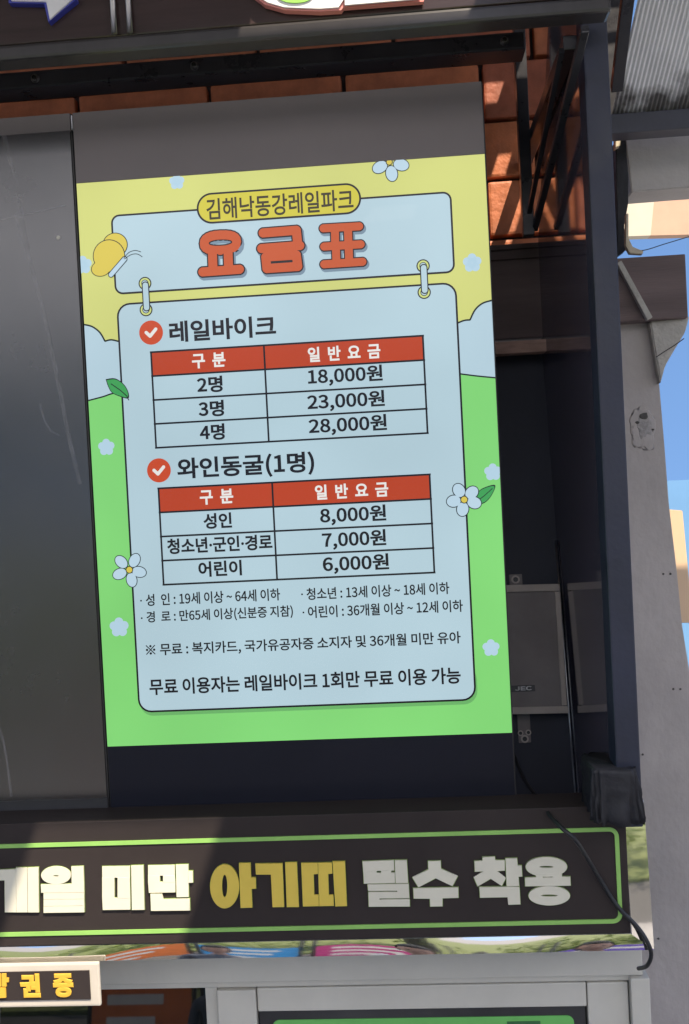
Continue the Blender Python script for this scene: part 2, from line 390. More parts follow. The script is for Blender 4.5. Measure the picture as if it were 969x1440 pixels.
# a broken patch where something was once fixed, and small drill holes
for (px, py, rx, rz_, dp, mm) in ((905, 604, .040, .062, .0015, 'concrete'), (906, 600, .024, .036, .0028, 'pale_patch')):
    c = at(px, py, YC-0.001); bm = bmesh.new(); bmesh.ops.create_icosphere(bm, subdivisions=4, radius=1)
    for v in bm.verts:
        w_ = 1 + 0.35*noise.noise(Vector((v.co.x*1.6, px, v.co.z*1.6))) + 0.12*noise.noise(v.co*5)
        v.co = Vector((v.co.x*rx*w_, v.co.y*dp*(1+0.6*noise.noise(v.co*4)), v.co.z*rz_*w_)) + c
    bm_link('mortar_patch', bm, mm, col_t, True)
for (px, py, s) in ((906, 585, .013), (896, 594, .006), (918, 604, .004)):
    q = at(px, py, YC-0.003); bm = bmesh.new(); bmesh.ops.create_icosphere(bm, subdivisions=2, radius=s)
    for v in bm.verts: v.co = Vector((v.co.x, v.co.y*0.25, v.co.z*0.7))*(1+0.5*noise.noise(v.co*120)) + q
    bm_link('chipped_hole', bm, 'grime', col_t)
for px, py in ((933, 807), (943, 807), (947, 969), (957, 969), (904, 1061), (926, 1320)):
    q = at(px, py, YC-0.001); bm = bmesh.new(); bmesh.ops.create_icosphere(bm, subdivisions=1, radius=0.0035); bmesh.ops.translate(bm, verts=bm.verts, vec=q)
    bm_link('drill_hole', bm, 'grime', col_t)
keep(col_t)

beam = thing('cross_beam', 'dark brown beam running behind the display and over the column', 'beam', (1.2, 0.55, 3.5))
a = at(600, 340, 0.56); b = at(966, 448, 0.56); b2 = at(700, 478, 0.56)
bz0 = at(966, 446, 0.56).z
xsp = at(862, 400, 0.56).x
box('beam_body', a.x-2.2, 0.56, b2.z, xsp, 0.84, at(760, 340, 0.56).z, 'beam_brown', beam, 0.004)
box('beam_end', xsp+0.001, 0.565, bz0, at(966, 400, 0.565).x, 0.84, at(915, 360, 0.565).z, 'beam_brown', beam, 0.004)
for py in (352, 366):
    q = at(700, py, 0.555); box('board_groove', q.x-1.5, 0.553, q.z-0.0015, at(838, py, .555).x, 0.558, q.z+0.0015, 'mortar', beam)
keep(beam)
bt = prism('diagonal_strip', [at(868, 370, 0.54), at(874, 366, 0.54), at(918, 446, 0.54), at(911, 450, 0.54)], 'pale_concrete', None, (0, 0.02, 0), bev=0.001)  # pale slanting strip in front of the beam
tag(bt, 'narrow pale strip slanting across the brown beam', 'batten')

ledge = thing('timber_ledge', 'thin pinkish timber strip under the brown beam beside the display', 'ledge', (1, .5, 3.2))
for i in range(4):
    x0 = 0.215 + i*0.23; zz = at(760, 497, 0.54).z
    box('board', x0, 0.50 + (i % 2)*0.004, zz, x0+0.226, 0.555, at(760, 480, 0.54).z, 'ledge_wood', ledge, 0.002)
keep(ledge)

# ------------------------------------------------------------ brick wall, every block its own piece
YB = 0.64
wall = thing('brick_wall', 'orange brick wall of large blocks behind the sign frames', 'brick wall', (0.3, YB, 3.5))
zj = [at(760, y, YB).z for y in (330, 244, 161, 80)]
hb = (zj[3]-zj[0])/3
wz0 = zj[0]
XW = at(850, 250, YB).x
box('mortar_bed', -1.6, YB+0.035, wz0-0.1, XW, YB+0.12, wz0+hb*6.2, 'mortar', wall)
bl = hb*2.35; jt = 0.012
brick_meshes = []
for v in range(6):
    bm = bmesh.new(); add_box(bm, -bl/2+jt/2, 0, -hb/2+jt/2, bl/2-jt/2, 0.05, hb/2-jt/2, 0.008)
    for q in bm.verts: q.co += Vector((0, 1, 0))*noise.noise(q.co*9+Vector((v*7, 0, 0)))*0.003 + Vector((0, 0, 1))*noise.noise(q.co*14+Vector((0, v*5, 0)))*0.003
    me = bpy.data.meshes.new('brick'); bm.to_mesh(me); bm.free(); me.materials.append(M['brick_face_dark' if v % 3 == 2 else 'brick_face']); brick_meshes.append(me)
for r_ in range(-1, 6):
    zc = wz0 + (r_+0.5)*hb
    if r_ < 0: zc = wz0 - 0.5*hb
    for k in range(-6, 6):
        xc = 0.75 + (k + (0.5 if r_ % 2 else 0.12))*bl
        if xc < -1.55 or xc - bl/2 > XW - 0.03: continue
        mb = random.choice(brick_meshes)
        if xc + bl/2 > XW:                                   # cut to the end of the wall
            mb = mb.copy()
            for v in mb.vertices:
                if v.co.x > 0: v.co.x -= xc + bl/2 - XW
        o = bpy.data.objects.new('brick', mb); COL.objects.link(o); o.parent = wall
        o.location = (xc, YB + random.uniform(-0.003, 0.004), zc); o.rotation_euler = (0, R(random.uniform(-.3, .3)), R(random.uniform(-.4, .4)))
keep(wall)

# ------------------------------------------------------------ right side: black post, glossy vinyl side sheet, leaning black board
YP = -0.15
pa = at(833, 340, YP); pb = at(868, 340, YP)
PX0, PX1 = pa.x, pb.x
post = thing('support_post', 'tall dark navy steel post at the right edge of the price display', 'post', ((PX0+PX1)/2, YP, 0))
ztop = at(845, 26, YP).z; zbot = at(880, 1164, YP).z
box('post_tube', PX0, YP, zbot, PX1, YP+0.065, ztop+0.4, 'post_paint', post, 0.004)
# crumpled vinyl tied round the foot of the post
bm = bmesh.new()
za = at(885, 1082, YP-0.02).z; zb = at(885, 1156, YP-0.02).z
xa = at(833, 1120, YP-0.02).x; xb = at(901, 1120, YP-0.02).x
n = 72; rows = 12; rings = []
for j in range(rows+1):
    f = j/rows; ring = []
    for k in range(n):
        t = k/n; a_ = 2*math.pi*t
        ex = math.copysign(abs(math.cos(a_))**0.35, math.cos(a_)); ey = math.copysign(abs(math.sin(a_))**0.35, math.sin(a_))
        xc = (xa+xb)/2 + 0.006*f; w = (xb-xa)/2*(0.97+0.06*f)
        fold = (0.0065*f**1.3+0.0015)*math.sin(a_*19 + 2.2*noise.noise(Vector((a_*2, f*2, 0)))) + 0.005*noise.noise(Vector((math.cos(a_)*3, math.sin(a_)*3, f*4)))
        zz = za + (zb-za)*f + (0.012*noise.noise(Vector((a_*3, 1, 2))) if f == 1 else 0.004*noise.noise(Vector((a_*5, f, 2))))
        if j == rows: zz -= 0.006*abs(math.sin(a_*11))
        ring.append(bm.verts.new((xc + ex*(w+fold), YP+0.045 + ey*(0.065+fold), zz)))
    rings.append(ring)
for a_, b_ in zip(rings, rings[1:]):
    for k in range(n): bm.faces.new((a_[k], a_[(k+1) % n], b_[(k+1) % n], b_[k]))
bm.faces.new(rings[0]); bm.faces.new(rings[-1])
bm_link('vinyl_wrap', bm, 'vinyl_wrap', post, True)
keep(post)

XS = PX0 + 0.004
def on_side(px, py): return at_x(px, py, XS)
s1 = on_side(748, 330); s2 = on_side(762, 480); s3 = on_side(785, 760); s4 = on_side(800, 1005); s5 = on_side(815, 1166)
# leaning black board behind and below the display
n_ = Vector((0, 1, (s2.y-s5.y)/(s2.z-s5.z)*-1)).normalized()
pl0 = s2.copy()
def on_board(px, py, off=0.0): return at_plane(px, py, pl0 - n_*off, n_)
s3 = Vector((XS, pl0.y - (s3.z-pl0.z)*n_.z/n_.y, s3.z)); s4 = Vector((XS, pl0.y - (s4.z-pl0.z)*n_.z/n_.y, s4.z))
side = thing('side_sheet', 'glossy dark vinyl side sheet mirroring the wall, left of the navy post', 'side panel', (XS, .2, 3))
zt = at(760, 15, YB).z
back = [Vector((XS, YB-0.005, zt)), Vector((XS, YB-0.005, s1.z)), Vector((XS, YB-0.005, s2.z)), Vector((XS, s2.y+0.015, s2.z-0.002)), Vector((XS, s3.y+0.03, s3.z)), Vector((XS, s4.y+0.03, s4.z)), Vector((XS, s5.y+0.015, s5.z))]
yf = YP + 0.066
outl = [(yf, zt), (0.10, zt), (YB-0.004, zt-0.80), (YB-0.004, s2.z), (s2.y+0.018, s2.z-0.002), (s5.y+0.018, s5.z), (yf, s5.z)]
prism('sheet', [Vector((XS-0.001, y, z)) for y, z in outl], 'vinyl_sheet', side, (0.002, 0, 0))
tube('edge_wire', [Vector((XS-0.005, s_.y-0.006, s_.z)) for s_ in (s3, s4, s5)], 0.0024, 'bright_steel', side, 6)
keep(side)

tvec = Vector((0, n_.z, -n_.y))     # down the board... direction within the board
btop = s2.z; bbot = s5.z - 0.05
def by(z): return pl0.y - (z-pl0.z)*n_.z/n_.y
bm = bmesh.new()
c = [Vector((-1.3, by(btop), btop)), Vector((XS-0.001, by(btop), btop)), Vector((XS-0.001, by(bbot), bbot)), Vector((-1.3, by(bbot), bbot))]
bd = prism('backing_board', c, 'black_board', None, n_*0.02); tag(bd, 'matt black backing board leaning out behind the price display', 'board')

ctrl = thing('controller_box', 'brown metal controller box with black name plate beside the price display', 'controller box', on_board(760, 900))
def bprism(name, quad, o1, o2, m, parent, bev=0.001):
    pts = [on_board(px, py, o2) for px, py in quad]
    return prism(name, pts, m, parent, n_*(o2-o1), bev)
bprism('case', [(690, 830), (781, 828), (793, 1000), (700, 1003)], 0.0, 0.045, 'case_metal', ctrl, 0.002)
bprism('rim', [(690, 823), (787, 821), (787.6, 831), (690, 833)], 0.045, 0.052, 'case_rim', ctrl)
bprism('rim', [(780.5, 832), (787.8, 832), (797.5, 992), (790.5, 992)], 0.045, 0.052, 'case_rim', ctrl)
bprism('rim', [(700, 995), (799, 993), (800, 1003), (700, 1005)], 0.045, 0.052, 'case_rim', ctrl)
for q, hs in ((((716, 808), (734, 807), (735, 822), (717, 823)), ((725, 815, 5.5),)), (((727, 1005), (745, 1004), (747, 1044), (730, 1045)), ((732, 1031, 3.6), (743, 1030, 3.6), (738, 1039, 5)))):
    br = bprism('bracket', q, 0.0, 0.006, 'case_rim', ctrl)
    br.data.materials[0] = M['case_metal']
    for (hx, hy, hr) in hs:
        c = on_board(hx, hy, 0.008); bm = bmesh.new()
        bmesh.ops.create_cone(bm, cap_ends=True, segments=16, radius1=hr*0.0021, radius2=hr*0.0019, depth=0.003)
        bm.transform(Matrix.Translation(c) @ n_.to_track_quat('Z', 'Y').to_matrix().to_4x4()); bm_link('bolt', bm, 'case_rim', br)
        bm = bmesh.new(); bmesh.ops.create_cone(bm, cap_ends=True, segments=16, radius1=hr*0.0012, radius2=hr*0.0012, depth=0.003)
        bm.transform(Matrix.Translation(c - n_*0.0012) @ n_.to_track_quat('Z', 'Y').to_matrix().to_4x4()); bm_link('bolt_hole', bm, 'label_black', br)
pl = bprism('name_plate', [(700, 965), (752, 963), (753, 972), (700, 974)], 0.046, 0.0475, 'label_black', ctrl, 0.0)
yl = on_board(740, 968, 0.050).y
lt = lettering('name_lettering', 'JEC', (724, 968.6), (748, 967.4), 6.0, yl, 'label_silver', pl, dil=0.05, thick=0.0005)
keep(ctrl)
for c_ in ctrl.children:
    for g in c_.children: g.matrix_parent_inverse = Matrix.Identity(4)

# ------------------------------------------------------------ the price display
zpt = at(103, 157).z; zpb = at(157, 1150).z
disp = thing('price_display', 'lit portrait display with the fare table, orange title and flowers', 'display', (0.465, 0, Z0))
pzt = (at(103, 157).z + at(676, 113).z)/2
box('casing', -0.004, 0.006, zpb-0.02, 0.934, 0.085, pzt, 'bezel', disp, 0.003)
box('screen_glass', 0.0, 0.0008, zpb-0.01, 0.930, 0.006, pzt-0.003, 'glass_band', disp)
box('grey_band', 0.0, -0.0012, Z1D+0.0005, 0.930, 0.0006, pzt-0.003, 'grey_band', disp)  # even grey-brown band across the top of the display
art('picture_background', [[(X0D, Z0D), (X1D, Z0D), (X1D, Z1D), (X0D, Z1D)]], 'lit_yellow', disp, 1)
# soft little flowers on the yellow and green
def softflower(px, py, r, layer=6):
    c = P(px, py); ps = [circ((c[0] + math.cos(R(90+72*k))*r*PX*0.55, c[1] + math.sin(R(90+72*k))*r*PX*0.55), r*PX*0.46, 14) for k in range(5)] + [circ(c, r*PX*0.55, 12)]
    art('soft_flower', ps, 'lit_soft', disp, layer)
# clouds
cl = [P(*q) for q in ((112, 456), (121, 457), (131, 460), (141, 468), (148, 480))]
cl = curve2(cl, 5) + curve2([P(*q) for q in ((148, 480), (157, 478), (170, 481))], 4)[1:]
art('cloud', [cl + [P(200, 482), P(200, 575), P(112, 575)]], 'lit_cloud', disp, 2)
art('cloud_outline', strokes(cl, 0.0038), 'lit_outline', disp, 5)
cr = curve2([P(*q) for q in ((700, 421), (690, 423), (678, 427), (668, 436), (661, 450))], 5) + curve2([P(*q) for q in ((661, 450), (652, 451), (640, 456))], 4)[1:]
art('cloud', [cr + [P(620, 456), P(620, 545), P(705, 545)]], 'lit_cloud', disp, 2)
art('cloud_outline', strokes(cr, 0.0038), 'lit_outline', disp, 5)
# green hill
hl = curve2([P(*q) for q in ((118, 565), (126, 563), (145, 558), (175, 550), (300, 530), (500, 518), (600, 520), (648, 526), (672, 529), (704, 532))], 4)
art('green_hill', [hl + [(X1D+.05, Z0D-.05), (X0D-.05, Z0D-.05)]], 'lit_green', disp, 3)
art('hill_outline', strokes(hl, 0.0034), 'lit_outline', disp, 5)
for a_ in ((249, 256, 11), (664, 370, 13), (117, 373, 13), (150, 629, 12), (168, 882, 14), (693, 664, 12), (690.5, 911, 12)): softflower(*a_)
# cards
x0, z0, x1, z1 = quad_world((156, 302), (635, 270), (640, 386), (162, 413)); r_ = 12*PX; lw = 0.0044
art('header_card_outline', [rrect(x0, z0, x1, z1, r_)], 'lit_ink', disp, 7)
art('header_card', [rrect(x0+lw, z0+lw, x1-lw, z1-lw, r_-lw)], 'lit_paper', disp, 8)
x0, z0, x1, z1 = quad_world((165, 426), (641, 398), (671, 987), (194, 1000)); r_ = 19*PX
CX0, CZ0, CX1, CZ1 = x0, z0, x1, z1
art('card_shadow', [rrect(x0+0.004, z0-0.008, x1+0.003, z0+0.08, r_)], 'lit_green_shade', disp, 6)
art('body_card_outline', [rrect(x0, z0, x1, z1, r_)], 'lit_ink', disp, 7)
art('body_card', [rrect(x0+lw, z0+lw, x1-lw, z1-lw, r_-lw)], 'lit_paper', disp, 8)
# name pill
x0, z0, x1, z1 = quad_world((277, 272), (508, 258), (508, 302), (277, 315))
z0, z1 = (z0+z1)/2-21.5*PX, (z0+z1)/2+21.5*PX
art('name_pill_outline', [rrect(x0, z0, x1, z1, 21.4*PX, 10)], 'lit_ink', disp, 9)
art('name_pill', [rrect(x0+lw, z0+lw, x1-lw, z1-lw, 21.4*PX-lw, 10)], 'lit_pill', disp, 10)
def Yl(layer): return DEP - layer*0.00035
def dtext(name, body, l, r__, h, m='lit_ink', dil=0.018, space=1.0, layer=11, **k):
    return lettering(name, body, l, r__, h, Yl(layer), m, disp, dil=dil, thick=0.0003, space=space, **k)
dtext('park_name', '김해낙동강레일파크', (290, 291.5), (497, 283.5), 30, 'lit_brown_ink', 0.017)
def rpath(x0, y0, x1, y1, x2, y2, x3, y3): return [(x0, y0), (x1, y1), (x2, y2), (x3, y3), (x0, y0)]
A_ = (2.4225, 100, 230); B_ = (2.85, 400, 200)
TITLE = [(A_, [[(510 + 55*math.copysign(abs(math.cos(t_))**0.8, math.cos(t_)), 271 - 3*math.cos(t_) + 26*math.copysign(abs(math.sin(t_))**0.8, math.sin(t_))) for t_ in [2*math.pi*q/24 for q in range(25)]], [(483, 305), (485, 360)], [(536, 300), (538, 355)], [(450, 371), (575, 362)]]),
         (A_, [[(655, 238), (768, 229), (773, 278)], [(650, 291), (780, 281)], [(664, 320), (768, 313), (773, 352), (668, 359), (664, 320)], [(716, 288), (717, 312)]]),
         (B_, [[(157, 347), (300, 339)], [(203, 352), (204, 415)], [(255, 348), (257, 412)], [(160, 420), (306, 411)], [(207, 425), (209, 485)], [(258, 422), (260, 482)], [(160, 491), (313, 481)]])]
for (s_, ox, oy), sts in TITLE:
    for nm, ww, m_, ly, dx, dz in (('title_shadow', 17.0, 'lit_shade', 8.4, 2.0, -3.4), ('title_outline', 16.4, 'lit_ink', 9.6, 0, 0), ('title_letter', 12.6, 'lit_title', 12.0, 0, 0)):
        w_ = ww*PX*(0.88 if s_ == 2.85 else 1.0); polys = []
        for st in sts:
            pp = [P(ox + x/s_, oy + y/s_) for x, y in st]; pp = [(x+dx*PX, z+dz*PX) for x, z in pp]
            polys += strokes(pp, w_) + [circ(v, w_/2, 20) for v in pp]
        bm = bmesh.new()
        for k, p in enumerate(polys): bm.faces.new([bm.verts.new((x, DEP - ly*0.00035 - k*0.00002, z)) for x, z in p])
        me = bpy.data.meshes.new(nm); bm.to_mesh(me); bm.free(); link(nm, me, m_, disp)
# rings
for (x_, ya, yb) in ((204.5, 399, 436), (595, 374.5, 411.5)):
    a_ = P(x_, ya); b_ = P(x_+1.5, yb)
    for q in (a_, b_):
        art('ring_outline', [circ(q, 9.2*PX)], 'lit_ink', disp, 10)
        art('ring', [circ(q, 7.6*PX)], 'lit_ring', disp, 11)
        art('ring_hole_outline', [circ(q, 5.2*PX)], 'lit_ink', disp, 12)
        art('ring_hole', [circ(q, 4.2*PX)], 'lit_paper', disp, 13)
    for w, m_, ly in ((10.6, 'lit_ink', 13.5), (7.6, 'lit_white', 14.5)):
        e = (10.6-w)/2*PX
        art('ring_bar', [rrect(a_[0]-w/2*PX+0.001, b_[1]-2.5*PX+e, a_[0]+w/2*PX+0.001, a_[1]+2.5*PX-e, w/2*PX*0.95)], 'lit_paper' if m_ == 'lit_white' else m_, disp, ly)
# section headings with check badges
for (px, py) in ((213, 468), (224, 661.5)):
    c = P(px, py); art('check_badge', [circ(c, 17*PX, 36)], 'lit_badge', disp, 9)
    q = [(c[0]-7*PX, c[1]+0.5*PX), (c[0]-1.6*PX, c[1]-5*PX), (c[0]+7*PX, c[1]+4.5*PX)]
    art('check_mark', strokes(q, 4.6*PX) + [circ(v, 2.3*PX, 10) for v in q], 'lit_white', disp, 10)
dtext('section_heading', '레일바이크', (238, 466), (388, 459), 30, dil=0.028)
dtext('section_heading', '와인동굴(1명)', (249, 658), (442, 654), 33, dil=0.027)
def table(tl, tr, br, bl, frac):
    x0, z0, x1, z1 = quad_world(tl, tr, br, bl); w = 0.0042
    hz = (z1-z0)/4
    art('table_header', [[(x0, z1-hz), (x1, z1-hz), (x1, z1), (x0, z1)]], 'lit_header', disp, 9)
    ls = []
    for k in range(5): ls += strokes([(x0-w/2, z1-k*hz), (x1+w/2, z1-k*hz)], w)
    xm = x0 + (x1-x0)*frac
    for x in (x0, xm, x1): ls += strokes([(x, z0), (x, z1)], w)
    for i, l in enumerate(ls): art('table_line', [l], 'lit_ink', disp, 10 + (0.5 if i >= 5 else 0))
table((213, 494), (595, 474), (601, 610), (220, 629), 0.4195)
table((223, 686), (604, 668), (611, 806), (231, 821), 0.4235)
B = 0.030
dtext('table_heading', '구  분', (270, 508), (317, 505.5), 21, 'lit_white', B)
dtext('table_heading', '일  반  요  금', (433, 498.5), (535, 493.5), 21, 'lit_white', B)
dtext('table_entry', '2명', (277, 541.5), (313, 539.5), 23, dil=B)
dtext('table_entry', '3명', (279, 575.5), (315, 573.5), 23, dil=B)
dtext('table_entry', '4명', (281, 608.5), (316, 606.5), 23, dil=B)
dtext('price', '18,000원', (433, 531), (538, 526), 26, dil=B*.9)
dtext('price', '23,000원', (432, 567), (541, 561.5), 26, dil=B*.9)
dtext('price', '28,000원', (434, 600.5), (544, 595.5), 26, dil=B*.9)
dtext('table_heading', '구  분', (281, 699.5), (328, 697.5), 21, 'lit_white', B)
dtext('table_heading', '일  반  요  금', (443, 692), (546, 688), 21, 'lit_white', B)
dtext('table_entry', '성인', (286, 733), (326, 731.5), 22, dil=B)
dtext('table_entry', '청소년·군인·경로', (235, 767.5), (383, 763), 22, dil=B)
dtext('table_entry', '어린이', (279, 800.5), (340, 798.5), 22, dil=B)
dtext('price', '8,000원', (450, 726.5), (543, 722.5), 26, dil=B*.9)
dtext('price', '7,000원', (453, 761), (543, 757), 26, dil=B*.9)
dtext('price', '6,000원', (454, 795), (547, 791), 26, dil=B*.9)
dtext('note_line', '성  인 : 19세 이상 ~ 64세 이하', (205, 843.3), (394, 836.5), 17, dil=0.019)
dtext('note_line', '청소년 : 13세 이상 ~ 18세 이하', (431, 834.3), (632, 828), 17, dil=0.019)
dtext('note_line', '경  로 : 만65세 이상(신분증 지참)', (206, 867.8), (412, 861), 18, dil=0.019)
dtext('note_line', '어린이 : 36개월 이상 ~ 12세 이하', (433, 859.8), (651, 853), 17, dil=0.019)
dtext('note_line', '※ 무료 : 복지카드, 국가유공자증 소지자 및 36개월 미만 유아', (205, 913), (648, 899.5), 19, dil=0.019)
dtext('note_line', '무료 이용자는 레일바이크 1회만 무료 이용 가능', (210, 964), (648, 952), 23, dil=0.024)
for px, py in ((199, 844.5), (425, 835.5), (200, 869), (427, 861)): art('note_dot', [circ(P(px, py), 1.3*PX, 10)], 'lit_ink', disp, 11)
# drawn flowers
def daisy(px, py, pet, rp, rot=0, sq=0.72, layer=15, heart=4.2, dist=None):
    c = P(px, py); A = []; Bq = []
    for (qx, qy) in pet:
        q = P(qx, qy); ang = math.atan2(q[1]-c[1], q[0]-c[0])
        A.append(circ(q, (rp+1.1)*PX, 24, sq*1.04, ang)); Bq.append(circ(q, rp*PX, 24, sq, ang))
    for i, (a_, b_) in enumerate(zip(A, Bq)):
        art('petal_outline', [a_], 'lit_outline', disp, layer + i*0.12)
    for i, b_ in enumerate(Bq): art('petal', [b_], 'lit_petal', disp, layer + 1 + i*0.12)
    art('flower_heart_outline', [circ(c, (heart+1.2)*PX)], 'lit_outline', disp, layer+2)
    art('flower_heart', [circ(c, heart*PX)], 'lit_wing', disp, layer+2.6)
def pz(cx, cy, x, y, ox, oy, s): return (ox + x/s, oy + y/s)
daisy(183, 801, [pz(0, 0, x, y, 140, 760, 3.23) for x, y in ((102, 97), (162, 90), (183, 142), (149, 178), (95, 151))], 10)
# leaf beside the right flower
lf = [P(*q) for q in ((668, 704), (673, 692), (683, 686), (695, 684), (690, 697), (681, 706), (670, 708))]
art('leaf_outline', [[(v[0] + (v[0]-P(681, 696)[0])*0.10, v[1] + (v[1]-P(681, 696)[1])*0.14) for v in curve2(lf + [lf[0]], 4)[:-1]]], 'lit_outline', disp, 12)
art('leaf', [curve2(lf + [lf[0]], 4)[:-1]], 'lit_leaf', disp, 13)
art('leaf_vein', strokes([P(669, 706), P(681, 697), P(692, 687)], 0.0018), 'lit_outline', disp, 13.6)
daisy(652.6, 702.6, [pz(0, 0, x, y, 400, 650, 2.85) for x, y in ((699, 113), (750, 122), (760, 162), (714, 188), (678, 156))], 9.6, sq=0.82)
daisy(547.5, 228.5, [pz(0, 0, x, y, 400, 200, 2.85) for x, y in ((383, 101), (430, 127), (468, 92))], 10.5, sq=0.74, layer=6, heart=3.6)
# leaf on the left edge of the card
lf = [P(*q) for q in ((151, 535), (163, 534), (174, 541), (180, 551), (180, 559), (170, 557), (159, 552), (154, 544))]
lc = P(167, 547)
art('leaf_outline', [[(lc[0] + (v[0]-lc[0])*1.1, lc[1] + (v[1]-lc[1])*1.13) for v in curve2(lf + [lf[0]], 4)[:-1]]], 'lit_outline', disp, 12)
art('leaf', [curve2(lf + [lf[0]], 4)[:-1]], 'lit_leaf', disp, 13)
art('leaf_vein', strokes([P(157, 540), P(170, 549), P(179, 557), P(182, 563)], 0.0022), 'lit_outline', disp, 13.6)
# butterfly
for (cx, cy, rx, sq, rot, ly) in ((162.5, 345, 17, 0.95, 0, 10), (154, 360.5, 22, 1.0, 0, 11.5), (143, 378, 13.5, 0.78, 10, 11.5)):
    c = P(cx, cy)
    art('wing_outline', [circ(c, (rx+1.2)*PX, 30, sq, R(rot))], 'lit_outline', disp, ly)
for (cx, cy, rx, sq, rot, ly) in ((162.5, 345, 17, 0.95, 0, 11), (154, 360.5, 22, 1.0, 0, 12.5), (143, 378, 13.5, 0.78, 10, 12.9)):
    art('wing', [circ(P(cx, cy), rx*PX, 30, sq, R(rot))], 'lit_wing', disp, ly)
a_, b_ = P(176, 365), P(157, 387)
art('butterfly_body_outline', strokes([a_, b_], 8.6*PX) + [circ(a_, 4.3*PX, 12), circ(b_, 4.3*PX, 12)], 'lit_outline', disp, 13.4)
art('butterfly_body', strokes([a_, b_], 6.2*PX) + [circ(a_, 3.1*PX, 12), circ(b_, 3.1*PX, 12)], 'lit_petal', disp, 14)
for q in (((175, 364), (182, 356), (191, 353), (199, 355)), ((176, 365), (185, 359), (194, 358), (201, 362))):
    art('antenna', strokes(curve2([P(*v) for v in q], 5), 0.0017), 'lit_outline', disp, 14.5)
keep(disp)

# ------------------------------------------------------------ the dark display to the left
off_t = thing('dark_display', 'switched off display with reflections painted on grey glass, left of the fare table', 'display', (-0.4, 0, Z0))
xr = at(103, 165).x - 0.006; zt_ = (pzt)
box('casing', xr-0.935, 0.006, zpb-0.02, xr, 0.085, zt_, 'bezel', off_t, 0.003)
zg1 = at(50, 187).z; zg0 = at(100, 1124).z
box('top_bezel', xr-0.93, -0.001, zg1, xr-0.002, 0.006, zt_-0.003, 'grey_band', off_t)
box('screen_glass', xr-0.93, 0.001, zg0, xr-0.004, 0.006, zg1, 'glass_off', off_t)
box('bottom_bezel', xr-0.93, -0.001, zpb-0.015, xr-0.002, 0.006, zg0, 'bezel', off_t)
def reflection_line(pts, w):  # pale translucent ribbons: reflected lines painted onto the dark glass
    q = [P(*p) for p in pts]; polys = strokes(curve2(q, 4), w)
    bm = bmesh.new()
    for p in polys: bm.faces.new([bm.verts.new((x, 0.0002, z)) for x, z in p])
    bm_link('painted_reflection', bm, 'reflection_line', off_t)
m = M['reflection_line']; m.use_nodes = True; nt = m.node_tree; b = nt.nodes['Principled BSDF']
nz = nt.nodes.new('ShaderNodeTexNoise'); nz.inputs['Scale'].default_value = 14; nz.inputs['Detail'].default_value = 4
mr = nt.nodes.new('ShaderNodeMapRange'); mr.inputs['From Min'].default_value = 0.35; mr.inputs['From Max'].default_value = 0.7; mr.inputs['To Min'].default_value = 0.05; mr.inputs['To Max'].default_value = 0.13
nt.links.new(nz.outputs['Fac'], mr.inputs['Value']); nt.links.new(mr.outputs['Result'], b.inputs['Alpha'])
reflection_line([(6, 190), (14, 225), (24, 260), (30, 300), (36, 345), (45, 380), (60, 435), (74, 500), (88, 570), (98, 620), (112, 680)], 0.010)
reflection_line([(24, 300), (28, 318), (38, 350)], 0.016)
reflection_line([(0, 309), (30, 303), (60, 296), (92, 288)], 0.004)
reflection_line([(57, 568), (62, 590), (72, 606), (84, 612)], 0.005)
reflection_line([(0, 1025), (8, 1060), (16, 1120)], 0.006)
c = P(82, 334); bm = bmesh.new(); bm.faces.new([bm.verts.new((x, 0.0001, z)) for x, z in circ(c, 0.0045, 10)]); bm_link('pale_dot', bm, 'aluminium_white', off_t)  # small pale dot on the glass
keep(off_t)
box_l = box('seam_cap', xr+0.0015, -0.003, at(103, 183).z, xr+0.0045, 0.02, at(102, 163).z, 'bright_steel'); tag(box_l, 'tiny bright metal cap at the top of the seam between the two displays', 'cap')

# black skirt under both displays
sk = box('skirt_board', -1.3, 0.012, at(300, 1240).z, at(800, 1160, .03).x, 0.03, zpb-0.002, 'black_board'); tag(sk, 'matt black board between the displays and the lettered sign below', 'board')

# ------------------------------------------------------------ lettered fascia sign
YF = -0.09
fs = thing('lettered_sign', 'wide black sign board with cream and yellow raised letters and green border', 'sign', (0.3, YF, 2.4))
ft = (at(0, 1152, YF).z + at(880, 1158, YF).z)/2; ft = at(300, 1150, YF).z
fb = at(450, 1322, YF).z
fr = at(884, 1240, YF).x
box('sign_body', -1.3, YF, fb, fr, 0.006, ft, 'black_acrylic', fs, 0.002)
# green rounded border line
gx1 = at(870, 1240, YF).x; gz1 = at(420, 1178, YF).z; gz0 = at(450, 1304, YF).z; w = 0.0088; r_ = 0.016
prof = [(-1.28, gz1)] + [(gx1-r_+r_*math.sin(R(t)), gz1-r_+r_*math.cos(R(t))) for t in range(0, 91, 15)] + [(gx1-r_+r_*math.cos(R(t)), gz0+r_-r_*math.sin(R(t))) for t in range(0, 91, 15)] + [(-1.28, gz0)]
bm = bmesh.new()
def ribbon(bm, prof, w, y0, y1):
    L = []
    for i, p in enumerate(prof):
        a = prof[max(0, i-1)]; b = prof[min(len(prof)-1, i+1)]; dx, dz = b[0]-a[0], b[1]-a[1]; l = math.hypot(dx, dz); nx, nz = -dz/l*w/2, dx/l*w/2
        L.append([bm.verts.new((p[0]+nx, y0, p[1]+nz)), bm.verts.new((p[0]-nx, y0, p[1]-nz)), bm.verts.new((p[0]-nx, y1, p[1]-nz)), bm.verts.new((p[0]+nx, y1, p[1]+nz))])
    for a, b in zip(L, L[1:]):
        for k in range(4): bm.faces.new((a[k], a[(k+1) % 4], b[(k+1) % 4], b[k]))
    bm.faces.new(L[0]); bm.faces.new(L[-1][::-1])
